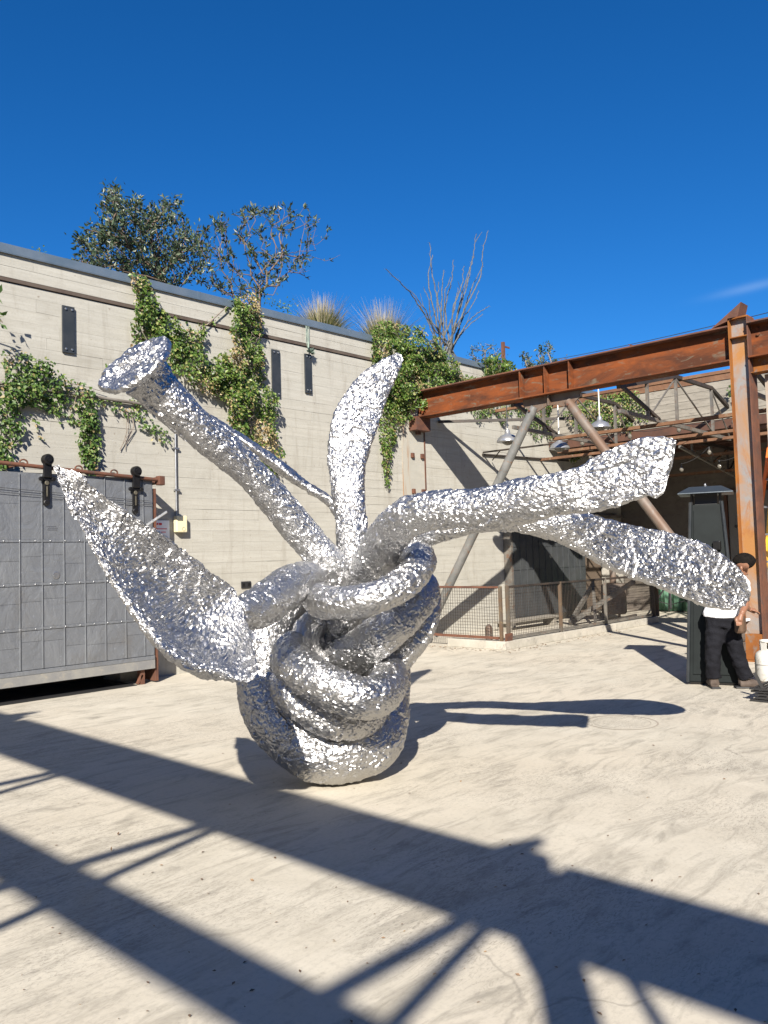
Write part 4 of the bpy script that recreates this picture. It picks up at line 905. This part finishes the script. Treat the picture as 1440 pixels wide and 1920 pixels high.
# shade-casting sprig at the far left of the wall
# leaf sprays of an overhanging twig, top left
tw = empty('hanging_twig', on(6, 590, 1, YW-.35), 'dark leafy twig poking in at the left edge high on the wall', 'twig')
P = []; D = []
for k in range(34):
    p = on(rs.uniform(-30,4), rs.uniform(545,610), 1, YW-.35); P.append(p); D.append(rs.normal(0,1,3)+[.4,0,-.6])
link('foliage', leaves_mesh(np.array(P), np.array(D), rs.normal(0,1,(34,3)), rs.uniform(.06,.12,34), 'foliage', M['ivy_dark'], .5), tw, 'stuff')
g = MB(); g.tube([on(-60,560,1,YW-.35), on(-20,575,1,YW-.35), on(5,605,1,YW-.35)], .008, 5); g.build('stem', M['twig'], tw)

def grow(root, attract, jitter=.05, step=.16):
    nodes = [np.array(root, float)]; par = [-1]
    A = np.array(attract); order = np.argsort(np.linalg.norm(A-nodes[0], axis=1)); tips = []; plen = [0.0]
    for ix in order:
        a = A[ix]; Nd = np.array(nodes); dist = np.linalg.norm(Nd-a, axis=1); up = np.maximum(0, Nd[:,2]-a[2])
        j = int(np.argmin(dist+.35*np.array(plen)+up*.9)); p = nodes[j]; L = np.linalg.norm(a-p); k = max(1, int(L/step)); cur = j
        for s_ in range(1, k+1):
            q_ = p+(a-p)*s_/k+(rs.normal(0, jitter, 3) if s_ < k else 0)+np.array((0,0,-.10*L*math.sin(math.pi*s_/k)))*.5
            nodes.append(q_); par.append(cur); plen.append(plen[cur]+L/k); cur = len(nodes)-1
        tips.append(cur)
    return nodes, par, tips
def tree(name, label, cat, base, crown, leafn, lsize, leafm, barkm, rmin=.004, trunk_r=.05, clump=.12, tipshare=1.0, oblong=.34, group=None, inner=0):
    nodes, par, tips = grow(base, crown); n = len(nodes); w = np.zeros(n)
    for t_ in tips: w[t_] += 1
    for i in range(n-1, 0, -1): w[par[i]] += w[i]
    rad = np.maximum(rmin, trunk_r*(w/w[0])**.46)
    root = empty(name, base, label, cat, group); g = MB(); kids = [[] for _ in range(n)]
    for i in range(1, n): kids[par[i]].append(i)
    # chains
    stack = [(0, None)]; seen = set()
    def chain(start, first):
        pts = [nodes[start]]; rr = [rad[first]]; cur = first
        while True:
            pts.append(nodes[cur]); rr.append(rad[cur]); ks = kids[cur]
            if not ks: return pts, rr, None
            best = max(ks, key=lambda q_: w[q_])
            for q_ in ks:
                if q_ != best: todo.append((cur, q_))
            cur = best
    todo = [(0, q_) for q_ in kids[0]]
    while todo:
        s_, f_ = todo.pop(); pts, rr, _ = chain(s_, f_); rr[-1] *= .6
        g.tube(pts, rr, 6 if rr[0] > .012 else 4, cap=False)
    g.build('trunk', barkm, root, smooth=True)
    P, D, S = [], [], []
    for t_ in tips:
        if rs.rand() > tipshare: continue
        c = nodes[t_]; dr = c-nodes[par[t_]]; dr /= np.linalg.norm(dr)+1e-9; m_ = rs.poisson(leafn)
        for _ in range(m_):
            back = rs.uniform(0, clump); d = dr*.5+rs.normal(0,.75,3)+[0,0,.25]
            P.append(c-dr*back+rs.normal(0,.02+inner*.6,3)); D.append(d); S.append(rs.uniform(*lsize))
    P = np.array(P); D = np.array(D); link('crown', leaves_mesh(P, D, rs.normal(0,1,P.shape)+[0,0,.6], np.array(S), 'crown', leafm, oblong), root)
    return root
def crown_pts(poly, n, y0, y1, plane=1):
    out = []; px = np.array(poly)
    while len(out) < n:
        q_ = rs.uniform(px.min(0), px.max(0))
        if inpoly(np.array([q_[0]]), np.array([q_[1]]), px)[0]: out.append(on(q_[0], q_[1], 1, rs.uniform(y0, y1)))
    return out
t1 = [(205,345),(225,352),(230,385),(262,372),(330,372),(345,395),(352,425),(380,412),(384,440),(378,470),(395,495),(360,520),(330,532),(290,530),(236,518),(180,500),(135,490),(150,470),(142,450),(155,425),(185,410),(190,385),(198,365)]
tree('evergreen_shrub', 'dense dark evergreen shrub behind the coping at left', 'shrub', on(325, 560, 1, 11.1), crown_pts(t1, 390, 10.55, 12.0), 16, (.055,.10), M['shrub'], M['bark'], .005, .05, .2, inner=.06, oblong=.42)
t2 = [(400,400),(470,385),(525,372),(572,390),(618,425),(612,450),(600,470),(590,500),(572,520),(555,512),(520,540),(480,560),(440,560),(395,545),(370,530),(378,470),(380,440)]
tr2 = tree('sparse_tree', 'sparse open-crowned small tree with leaf tufts at branch tips', 'tree', on(462, 600, 1, 11.2), crown_pts(t2, 290, 10.6, 12.0)+[on(522,378,1,11), on(572,386,1,11), on(616,428,1,11), on(622,486,1,11), on(638,478,1,11), on(580,525,1,11), on(452,392,1,11)], 10, (.06,.11), M['shrub'], M['bark'], .0035, .036, .1, .66, .38)
# small weeds along the coping
for (px, py, lab, n_) in ((540, 590, 'small brown weed on the coping beside the left grass tuft', 60), (505, 575, 'tiny dried weed on the coping under the sparse tree', 40), (74, 475, 'tiny sprig poking above the coping far left', 14)):
    c = on(px, py-8, 1, YW+.5); r = empty('weed', c, lab, 'weed'); P = c+rs.normal(0, .09 if n_ > 20 else .03, (n_,3)); P[:,2] = c[2]-.1+rs.uniform(0,.28 if n_ > 20 else .14,n_)
    link('foliage', leaves_mesh(P, rs.normal(0,1,(n_,3))+[0,0,.4], rs.normal(0,1,(n_,3)), rs.uniform(.03,.06,n_), 'foliage', M['ivy_dark'], .45), r, 'stuff')
def tuft(px, py, R0, Hh, label, n=1600, yp=YW+.75):
    c = on(px, py, 1, yp); c[2] = ZT-.05; r = empty('grass_tuft', c, label, 'grass', 'tussock grasses growing on top of the wall')
    for nm, mt, cnt, hh, sp, wd in (('blades', 'grass', n, Hh*.78, 1.0, .015), ('plumes', 'plume', int(n*.45), Hh*1.12, .85, .008)):
        V = []; F = []
        for k in range(cnt):
            a = rs.uniform(0, 2*math.pi); lean = abs(rs.normal(0,.42))*sp; L = hh*rs.uniform(.6,1.05); b0 = c+np.array((math.cos(a),math.sin(a),0))*rs.uniform(0,R0*.45)
            d = np.array((math.cos(a),math.sin(a),0)); s_ = np.array((-math.sin(a),math.cos(a),0))*wd; s_ = s_ if rs.rand() < .5 else np.array((wd,0,0))
            pts = [b0+d*L*lean*(t**1.7)+np.array((0,0,L*(t-.28*lean*t*t))) for t in (0,.35,.7,1)]; b_ = len(V)
            V += [pts[0]-s_/2, pts[0]+s_/2, pts[1]-s_/2, pts[1]+s_/2, pts[2]-s_/3, pts[2]+s_/3, pts[3]-s_/12, pts[3]+s_/12]
            F += [(b_,b_+1,b_+3,b_+2),(b_+2,b_+3,b_+5,b_+4),(b_+4,b_+5,b_+7,b_+6)]
        link(nm, mesh_np(V, np.array(F), nm, M[mt]), r, 'stuff')
tuft(603, 598, .46, .86, 'bushy tussock grass tuft right of the sparse tree')
tuft(719, 600, .46, 1.08, 'pale-plumed tussock grass tuft rising from the creeper mound')
# ocotillo
oc = empty('thorny_shrub', on(842, 660, 1, 11.0), 'tall grey thorny wand shrub with bare curving stems', 'shrub')
tipsl = [((724,505),(778,560)),((806,455),(820,560)),((812,478),(805,545)),((850,487),(836,570)),((893,437),(868,560)),((914,432),(900,520)),((905,500),(868,590)),((917,573),(872,610)),((880,520),(858,590)),((845,520),(832,590)),((795,540),(808,600)),((870,500),(850,580)),((832,505),(828,580)),((898,545),(866,600)),((786,575),(806,610)),((860,540),(846,600)),((822,530),(822,600)),((888,480),(862,570)),((905,590),(866,625)),((770,545),(802,590))]
for (tp, md) in tipsl:
    yy = 11.0+rs.uniform(-.35,.35); b0 = on(838+rs.uniform(-14,18), 668, 1, 11.0); m_ = on(*md, 1, yy); e = on(*tp, 1, yy+rs.uniform(-.2,.2))
    S, T = spline([list(b0)+[0], list((b0*.5+m_*.5)+rs.normal(0,.03,3))+[0], list(m_)+[0], list((m_*.5+e*.5)+rs.normal(0,.04,3))+[0], list(e)+[0]], .07)
    g = MB(); P = S[:,:3]+rs.normal(0,.008,(len(S),3)); g.tube(P, np.linspace(.022,.007,len(P)), 5, cap=False)
    for p in P[4:]:
        for _ in range(2):
            d = rs.normal(0,1,3); d /= np.linalg.norm(d); L = rs.uniform(.03,.075); g.add([p-[.004,0,0], p+[.004,0,0], p+d*L], [(0,1,2)]); g.add([p-[0,0,.004], p+[0,0,.004], p+d*L], [(0,1,2)])
    if rs.rand() < .5:
        k = rs.randint(4, max(5, len(P)-3)); d = rs.normal(0,.1,3)+[rs.uniform(-.12,.12),0,.28]; g.tube([P[k], P[k]+d*.6, P[k]+d*1.1], [.008,.006,.004], 4, cap=False)
    g.build('wand', M['bark_grey'], oc)
# plants right of the thorny shrub
def bush(px, poly, n, label, mt, lm=(.05,.09), yy=(10.3,11.0), rmin=.004):
    return tree('roof_plant', label, 'plant', on(px, poly[-1][1]+25, 1, (yy[0]+yy[1])/2), crown_pts(poly, n, *yy), 12, lm, mt, M['twig'], rmin, .03, .14, inner=.03, oblong=.5)
bush(920, [(875,668),(890,650),(905,640),(925,645),(945,655),(950,678),(935,690),(900,690)], 45, 'dark feathery bush behind the wall beside the thorny shrub', M['shrub'], (.03,.06))
bush(940, [(905,672),(930,668),(960,675),(968,690),(950,702),(920,712),(903,700)], 60, 'bright green leafy clump just above the beam on the wall', M['ivy'], (.07,.12), (9.68,10.1))
bush(990, [(972,660),(985,660),(1000,678),(1003,690),(985,695)], 16, 'small upright sprig poking above the beam', M['shrub'], (.05,.09))
bush(1020, [(1005,690),(1012,650),(1024,642),(1038,650),(1035,672),(1055,668),(1062,675),(1040,690)], 26, 'grey-green oleander-like sprigs above the middle of the beam', M['shrub'], (.06,.1))

# ------------------------------------------------------------------ patio heater
HC = np.array((9.42, 3.78)); ang = math.radians(20)
def rot(dx, dy): return (HC[0]+dx*math.cos(ang)-dy*math.sin(ang), HC[1]+dx*math.sin(ang)+dy*math.cos(ang))
PH = empty('patio_heater', (HC[0], HC[1], 0), 'tall dark pyramid patio heater with a flat overhanging cap', 'heater')
def frustum(r0, z0, r1, z1):
    c = [(-1,-1),(1,-1),(1,1),(-1,1)]; V = [(*rot(a*r0,b_*r0), z0) for a,b_ in c]+[(*rot(a*r1,b_*r1), z1) for a,b_ in c]
    return V, [(0,3,2,1),(4,5,6,7),(0,1,5,4),(1,2,6,5),(2,3,7,6),(3,0,4,7)]
M['heater'] = noisy('dark_green_black_enamel', (.006,.009,.0095), (.009,.013,.0135), 5, .6, 0, .06, spec=.18)
g = MB(); g.add(*frustum(.265,.03,.155,2.02)); g.build('body', M['heater'], PH, bevel=.012)
g = MB(); g.add(*frustum(.235,0,.265,.03)); g.build('foot', M['matte_black'], PH)
for sx, sy in ((-1,0),(0,-1),(1,0),(0,1)):
    V = []
    for z, r_ in ((.12,.262),(.98,.214)):
        for s_ in (-.82,.82): V.append((*rot((sx*(r_+.006) if sx else s_*r_), (sy*(r_+.006) if sy else s_*r_)), z))
    g = MB(); g.add(V, [(0,1,3,2)])
    for z, r_ in ((1.02,.2105),(1.96,.1575)):
        pass
    V2 = []
    for z, r_ in ((1.02,.213),(1.96,.1615)):
        for s_ in (-.82,.82): V2.append((*rot((sx*(r_+.006) if sx else s_*r_), (sy*(r_+.006) if sy else s_*r_)), z))
    g.add(V2, [(0,1,3,2)]); o = g.build('side_panel', M['heater'], PH); so = o.modifiers.new('thick', 'SOLIDIFY'); so.thickness = .006
for a, b_ in ((-1,-1),(1,-1),(1,1),(-1,1)):
    g = MB(); g.bar((*rot(a*.275,b_*.275), .03), (*rot(a*.166,b_*.166), 2.05), .026, .026); g.build('corner_rail', M['iron'], PH, bevel=.004)
g = MB(); g.add(*frustum(.12,2.02,.12,2.14)); g.build('burner', M['matte_black'], PH)
for a, b_ in ((-1,-1),(1,-1),(1,1),(-1,1)):
    g = MB(); g.bar((*rot(a*.15,b_*.15), 2.02), (*rot(a*.15,b_*.15), 2.16), .02, .02); g.build('cap_strut', M['matte_black'], PH)
g = MB(); g.add(*frustum(.29,2.155,.17,2.225)); g.add(*frustum(.295,2.14,.29,2.1545)); cp_ = g.build('cap', noisy('bluish_cap_steel', (.05,.065,.08), (.06,.075,.09), 5, .4, .5), PH, bevel=.004)
for a, b_ in ((-.08,.0),(.08,.0)): g = MB(); g.lathe((*rot(a,b_), 2.226), [(.012,0),(.014,.02),(.006,.035)], 8); g.build('screw', M['galv'], cp_)
hx = rot(-.225, -.10); g = MB(); g.box(hx[0]-.03, hx[0]+.02, hx[1]-.04, hx[1]+.04, 1.50, 1.60); g.build('latch', M['black'], PH, bevel=.008)

# ------------------------------------------------------------------ tripod stand, green tarp, ladder, tank, block, black frames
TP = np.array((18.3, 8.28)); r = empty('tripod_stand', (*TP, 0), 'black folding tripod stand before the green tarp', 'tripod')
g = MB(); g.tube([(*TP,.12),(*TP,1.35)], .028, 10); g.build('pole', M['matte_black'], r)
for a in (0.5, 2.6, 4.7):
    e = (TP[0]+.62*math.cos(a), TP[1]+.62*math.sin(a), .02); g = MB(); g.bar((*TP,.78), e, .035, .025); g.bar((*TP,.22), (TP[0]+.36*math.cos(a), TP[1]+.36*math.sin(a), .32), .022, .018); g.build('leg', M['matte_black'], r)
g = MB(); g.lathe((*TP,.72), [(.045,0),(.045,.12),(.03,.14)], 10); g.build('collar', M['matte_black'], r)
gt = MB(); nn = 30
V = []; F = []
for i in range(nn+1):
    for j in range(2): y = 7.5+1.6*i/nn; V.append((19.05+.05*math.sin(i*1.3)+.03*math.sin(i*2.9), y, .02+1.05*j-(.12*math.sin(i*.4) if j else 0)))
for i in range(nn): F.append((2*i, 2*i+2, 2*i+3, 2*i+1))
gt.add(V, F); o = gt.build('green_tarp', noisy('green_tarp_cloth', (.10,.22,.14), (.13,.27,.18), 4, .7), smooth=True); so = o.modifiers.new('thick', 'SOLIDIFY'); so.thickness = .004
setp(o, 'pale green tarp hanging at the back below the long leaf', 'tarp')
LD = empty('ladder', (12.4, 3.1, 0), 'orange and yellow stepladder behind the timber post', 'ladder')
M['orange'] = mat('orange_fibreglass', (.75,.16,.03), .5); M['yellow'] = mat('yellow_fibreglass', (.75,.42,.04), .5)
lb = at(1394, 1217, 13.0); lb[2] = 0; lt = at(1462, 690, 13.2); lb2 = lb+[.42,-.30,0]; lt2 = lt+[.30,-.22,0]
for p0, p1, m_ in ((lb, lt, 'orange'), (lb2, lt2, 'orange'), (lb+[1.1,.1,0], lt+[.05,.02,0], 'yellow')):
    g = MB(); g.bar(p0, p1, .035, .085, (1,0,0)); g.build('rail', M[m_], LD)
for k in range(9):
    t = .09+.1*k; g = MB(); g.bar(lb*(1-t)+lt*t, lb2*(1-t)+lt2*t, .09, .028); g.build('step', M['galv'], LD)
g = MB(); g.bar(lt+[-.02,.02,.02], lt2+[.02,-.02,.02], .16, .05); g.build('top_step', M['orange'], LD, bevel=.006)
TK = np.array(on(1446, 1283, 2, 0)[:2]); r = empty('gas_tank', (*TK, 0), 'white propane cylinder cut off by the right edge', 'gas tank')
M['tank'] = noisy('scuffed_white_enamel', (.66,.65,.61), (.74,.73,.69), 6, .4, 0, .05, (.40,.34,.27))
g = MB(); g.lathe((*TK,0), [(.10,.03),(.145,.05),(.155,.10),(.155,.30),(.14,.345),(.09,.38),(.04,.39)], 32); g.build('bottle', M['tank'], r, autosm=45)
g = MB(); g.lathe((*TK,0), [(.12,0),(.12,.05)], 24); g.build('foot_ring', M['tank'], r, autosm=45)
g = MB(); g.tube([(TK[0]+.09*math.cos(t), TK[1]+.09*math.sin(t), .475) for t in np.linspace(.4, 5.9, 20)], .012, 6)
for t in (.6,1.7,2.8,3.9,5.0): g.bar((TK[0]+.09*math.cos(t), TK[1]+.09*math.sin(t), .36), (TK[0]+.09*math.cos(t), TK[1]+.09*math.sin(t), .475), .07, .006, (math.cos(t), math.sin(t), 0))
g.build('collar', M['tank'], r); g = MB(); g.lathe((*TK,.385), [(.02,0),(.02,.05),(.03,.055),(.03,.075)], 12); g.build('valve', noisy('brass', (.4,.3,.12), (.35,.27,.12), 5, .4, .8), r)
g = MB(); g.tube([(TK[0]+.157*math.cos(t), TK[1]+.157*math.sin(t), .225) for t in np.linspace(0,2*math.pi,33)], .0025, 4); g.build('seam', noisy('tank_seam', (.25,.22,.2), (.2,.2,.2), 5), r)
# a tyre of dark blocks by the column foot
BKc = empty('stone_block', (11.2, 4.35, 0), 'rough dark stone-faced block at the foot of the rusty column', 'stone block')
for i in range(4):
    for j in range(2):
        g = MB(); g.box(11.05+rs.uniform(-.01,.01), 11.32, 4.10+.2*j+.004, 4.30+.2*j-.004, .13*i+.003, .13*i+.127); g.build('stone', noisy('dark_stone_%s' % 'abcdefgh'[i*2+j], (.07,.06,.05), (.15,.12,.10), 9, .9, 0, .5), BKc, bevel=.012)
g = MB(); g.box(10.95, 11.40, 4.06, 4.55, .53, .56); g.build('slab', M['paper'], BKc, bevel=.004)
BF = empty('black_tray_stack', (9.0, 2.9, 0), 'stack of thin black metal grates on the floor at the right edge', 'metal grates')
for k in range(5):
    z = .012+k*.028; dx = rs.uniform(-.03,.03); g = MB(); c0 = np.array((8.75+dx, 2.72+rs.uniform(-.03,.03)))
    for j in range(7): g.bar((c0[0]-.30, c0[1]+(-.27+.09*j), z), (c0[0]+.30, c0[1]+(-.27+.09*j)+.02, z), .03, .014)
    g.bar((c0[0]-.31, c0[1]-.3, z), (c0[0]-.31, c0[1]+.3, z), .03, .018); g.bar((c0[0]+.31, c0[1]-.3, z), (c0[0]+.31, c0[1]+.3, z), .03, .018); g.build('grate', M['matte_black'], BF)
g = MB(); g.bar((8.62, 2.98, .10), (8.60, 3.05, .26), .03, .03); g.build('handle', M['matte_black'], BF)

# ------------------------------------------------------------------ person
M['skin'] = mat('brown_skin', (.20,.095,.055), .5); M['hair'] = noisy('short_black_hair', (.008,.007,.006), (.016,.013,.011), 40, .95, 0, .8, bd=.01, spec=.08)
M['tee'] = noisy('white_cotton', (.80,.81,.84), (.74,.75,.79), 9, .85, 0, .5, bd=.02); M['trouser'] = noisy('dark_navy_cloth', (.008,.008,.011), (.013,.0135,.018), 7, .9, 0, .6, bd=.02, spec=.15)
M['boot'] = noisy('dusty_brown_boot', (.06,.042,.032), (.10,.075,.06), 9, .8); M['leather'] = noisy('brown_tool_leather', (.11,.06,.03), (.07,.04,.025), 8, .75)
dP = 8.95
PR = empty('person', on(1375,1290,2,0), 'person in white t-shirt and dark trousers bending over beside the heater', 'person')
rt = _R; fw = np.array((_F[0], _F[1], 0)); fw /= np.linalg.norm(fw)
def lim(spec, caps=True):                # a limb: px, py, depth, half width in px, depth-to-width ratio
    C = [list(at(r[0], r[1], r[2]))+[r[3]*r[2]/FPX, r[4] if len(r) > 4 else 1.0] for r in spec]
    S, T = spline(C, .012); P = S[:,:3]; r = S[:,3].copy(); th = S[:,4]
    if caps:
        for d in (T-T[0], T[-1]-T):
            rr = .6*(r[0] if d[0] == 0 else r[-1]); m_ = d < rr; r[m_] *= np.sqrt(np.clip(1-(1-d[m_]/rr)**2, .03, 1))
    tan = np.gradient(P, axis=0); tan /= np.linalg.norm(tan,axis=1)[:,None]; t = np.linspace(0, 2*math.pi, 18, endpoint=False); a = None; rg = []
    for i in range(len(P)):
        v_ = P[i]-_C; a_ = np.cross(tan[i], v_/np.linalg.norm(v_))
        if a is not None and a_@a < 0: a_ = -a_
        a = a_/(np.linalg.norm(a_)+1e-9); b_ = np.cross(tan[i], a)
        rg.append(P[i]+r[i]*(a*np.cos(t)[:,None]+b_*th[i]*np.sin(t)[:,None]))
    V = np.concatenate(rg); n = 18; K = len(P)
    F = [(i*n+j, i*n+(j+1)%n, (i+1)*n+(j+1)%n, (i+1)*n+j) for i in range(K-1) for j in range(n)]+[tuple(range(n-1,-1,-1)), tuple((K-1)*n+j for j in range(n))]
    return V, F
def flesh(name, limbs, mt, voxel=.011, sm=4, wr=0):
    g = MB()
    for V, F in limbs: g.add(V, F)
    me = bpy.data.meshes.new(name); me.from_pydata(g.v, [], g.f); bm = bmesh.new(); bm.from_mesh(me)
    bmesh.ops.recalc_face_normals(bm, faces=bm.faces); bm.to_mesh(me); bm.free(); o = bpy.data.objects.new(name, me); col.objects.link(o)
    r_ = o.modifiers.new('r', 'REMESH'); r_.mode = 'VOXEL'; r_.voxel_size = voxel; r_.use_smooth_shade = True
    q_ = o.modifiers.new('s', 'SMOOTH'); q_.iterations = sm; q_.factor = .5
    bpy.context.view_layer.update(); dg = bpy.context.evaluated_depsgraph_get(); me2 = bpy.data.meshes.new_from_object(o.evaluated_get(dg)); me2.name = name
    bpy.data.objects.remove(o); me2.materials.clear(); me2.materials.append(mt); n = len(me2.vertices)
    if wr:                               # folds of cloth
        co = np.zeros(n*3); me2.vertices.foreach_get('co', co); co = co.reshape(-1,3); no = np.zeros(n*3); me2.vertices.foreach_get('normal', no); no = no.reshape(-1,3)
        w = np.sin(co[:,2]*38+np.sin(co[:,0]*23+co[:,1]*17)*2.2)*np.sin(co[:,0]*31+co[:,1]*27+co[:,2]*12)+.5*np.sin(co[:,2]*85+co[:,0]*40)
        co += no*(w*wr)[:,None]; me2.vertices.foreach_set('co', co.ravel())
    me2.polygons.foreach_set('use_smooth', [True]*len(me2.polygons)); me2.update()
    return link(name, me2, PR)
head = at(1394,1058,dP); 
body = [lim([(1356,1160,dP,24,.7),(1364,1125,dP,25,.7),(1376,1096,dP,24,.7),(1384,1080,dP,14,.8),(1388,1068,dP,10,1)]),
        lim([(1384,1066,dP,9,1),(1390,1058,dP,16,1.0),(1397,1055,dP,17,1.0),(1404,1057,dP,14,1.0),(1408,1062,dP,8,1)]),
        lim([(1392,1090,dP-.14,9),(1396,1112,dP-.2,8),(1399,1130,dP-.24,7.5)]), lim([(1399,1129,dP-.24,7.5),(1395,1141,dP-.3,6.5),(1390,1151,dP-.36,5)]),
        lim([(1386,1090,dP+.17,9),(1390,1112,dP+.22,8),(1392,1128,dP+.24,7.5)]), lim([(1392,1128,dP+.24,7.5),(1398,1136,dP+.3,6),(1403,1142,dP+.35,4.8)]),
        lim([(1341,1165,dP+.02,9),(1337,1220,dP+.02,7),(1338,1274,dP+.02,6)]), lim([(1369,1165,dP-.04,9),(1381,1222,dP-.05,7),(1398,1274,dP-.06,6)])]
nd = at(1400,1078,dP)-at(1396,1058,dP); nd /= np.linalg.norm(nd)
hx_ = at(1390,1151,dP-.36); hd = at(1388,1158,dP-.37)-hx_; hd /= np.linalg.norm(hd)
def stick(p, q_, r0, r1):
    g = MB(); g.tube([p, p*.5+q_*.5, q_, q_+(q_-p)/np.linalg.norm(q_-p)*r1*.6], [r0, (r0+r1)/2, r1, r1*.4], 10); return np.array(g.v), g.f
body.append(stick(hx_, hx_+hd*.075, .026, .034))
for k in range(4):
    s_ = rt*(k-1.5)*.017; b0 = hx_+hd*.07+s_; m_ = b0+hd*(.038,.044,.042,.032)[k]-fw*.006; body += [stick(b0, m_, .0095, .0085), stick(m_, m_+hd*.02-fw*.02, .0085, .0065)]
body += [stick(hx_+hd*.03-rt*.026, hx_+hd*.06-rt*.045, .011, .009), stick(hx_+hd*.06-rt*.045, hx_+hd*.085-rt*.04-fw*.012, .009, .007)]
lx = at(1403,1142,dP+.35); ld = rt*.9-np.array((0,0,.3)); ld /= np.linalg.norm(ld); body.append(stick(lx, lx+ld*.075, .024, .032))
for k in range(4):
    s_ = fw*(k-1.5)*.017; b0 = lx+ld*.07+s_; m_ = b0+ld*.04; body += [stick(b0, m_, .0095, .0085), stick(m_, m_+ld*.018-np.array((0,0,.018)), .0085, .0065)]
body += [stick(lx+ld*.03-fw*.03, lx+ld*.065-fw*.05, .011, .008)]
# face: brow, nose, lips, chin and ear on the bowed head
fc = at(1398,1061,dP); side = np.cross(nd, fw); 
body += [stick(fc+nd*.06, fc+nd*.10, .016, .011), stick(fc+nd*.05+fw*.02, fc+nd*.08+fw*.03, .016, .012), stick(at(1386,1070,dP), at(1394,1076,dP), .03, .022)]
flesh('body', body, M['skin'], .0075, 2)
ear = at(1389,1066,dP-.10); g = MB(); g.tube([ear+[0,0,.03], ear+[0,0,.015]-fw*.012, ear-fw*.012-[0,0,.005], ear-[0,0,.028]], [.006,.016,.015,.006], 10); g.build('ear', M['skin'], PR, smooth=True)
flesh('hair', [lim([(1379,1060,dP,5,1.1),(1384,1054,dP,12,1.2),(1394,1052,dP,16,1.1),(1404,1055,dP,15,1.15),(1411,1061,dP,9,1.2)])], M['hair'], .008, 3)
flesh('t_shirt', [lim([(1352,1157,dP,32,.62),(1353,1150,dP,31.5,.64),(1362,1124,dP,30,.68),(1374,1096,dP,28.5,.7),(1383,1080,dP,17,.75)], False),
                  lim([(1384,1086,dP-.1,13),(1393,1094,dP-.15,12),(1397,1110,dP-.19,11)], False), lim([(1384,1086,dP+.1,13),(1392,1096,dP+.17,12),(1398,1110,dP+.2,11)], False)], M['tee'], .012, 3, .0035)
flesh('trousers', [lim([(1353,1151,dP,29.5,.62),(1354,1162,dP,30,.62),(1354,1175,dP,29,.6)], False), lim([(1342,1160,dP+.02,17,.95),(1340,1190,dP+.02,16.5,.95),(1337,1222,dP+.02,14.5),(1337,1255,dP+.02,13.5),(1338,1271,dP+.02,14)], False),
                   lim([(1368,1160,dP-.03,17,.95),(1373,1190,dP-.04,16.5,.95),(1381,1222,dP-.05,14.5),(1392,1255,dP-.06,13.5),(1399,1271,dP-.06,14)], False)], M['trouser'], .012, 3, .005)
for (bx_, by_, dd_), dr in (((1338,1283,dP+.02), fw*.9+rt*.1), ((1397,1283,dP-.06), rt*.95-fw*.1)):
    p = at(bx_, by_, dd_); p[2] = .05; dr = dr/np.linalg.norm(dr)
    bt = [stick(p-dr*.06+[0,0,.0], p+dr*.09, .052, .05), stick(p+dr*.08-[0,0,.004], p+dr*.18-[0,0,.01], .05, .036), stick(p-dr*.02, p-dr*.02+[0,0,.09], .052, .05)]
    flesh('boot', bt, M['boot'], .01, 3)
    g = MB(); g.bar(p-dr*.11-[0,0,.04], p+dr*.20-[0,0,.04], .10, .018); g.build('sole', M['matte_black'], PR, bevel=.008)
pc_ = at(1388,1170,dP-.22); g = MB(); g.box(pc_[0]-.06, pc_[0]+.06, pc_[1]-.05, pc_[1]+.05, pc_[2]-.10, pc_[2]+.09); g.build('tool_pouch', M['leather'], PR, bevel=.03)
for k in range(3):
    q_ = pc_+np.array((-.05+.04*k, -.02, .08)); g = MB(); g.tube([q_, q_+[0,0,.06]], .01, 6); g.build('tool', M['rust_dark' if k else 'galv'], PR)

# ------------------------------------------------------------------ small things on the floor
g = MB(); c = (6.80, 3.58)
for r0, r1 in ((.30,.315),(.245,.25)):
    N = 48; V = [(c[0]+r_*math.cos(2*math.pi*i/N), c[1]+r_*math.sin(2*math.pi*i/N), .003) for r_ in (r0,r1) for i in range(N)]
    g.add(V, [(i, (i+1)%N, N+(i+1)%N, N+i) for i in range(N)])
setp(g.build('manhole_ring', noisy('ring_grime', (.36,.31,.25), (.50,.46,.39), 4, .9)), 'faint round manhole outline in the floor by the arm shadow', 'manhole')
def litter(name, label, pts, size, mt):
    pts = np.array(pts); n = len(pts); D = rs.normal(0,1,(n,3)); D[:,2] *= .1; Nn = rs.normal(0,.25,(n,3))+[0,0,1]
    return setp(link(name, leaves_mesh(pts, D, Nn, rs.uniform(*size, n), name, M[mt], .5), None), label, 'leaf litter', kind='stuff')
P = [(rs.uniform(10.4,14.5), 7.50-abs(rs.normal(0,.12)), .006) for _ in range(110)]+[(10.62-abs(rs.normal(0,.1)), rs.uniform(7.6,9.4), .006) for _ in range(90)]
litter('leaf_litter', 'dry leaf litter gathered along the foot of the curb', P, (.02,.06), 'litter')
P = [(*on(rs.uniform(0,1440), 1200+720*rs.rand()**.8, 2, 0)[:2], .005) for _ in range(150)]
litter('floor_specks', 'scattered dark crumbs across the sunlit concrete floor', P, (.008,.028), 'litter')
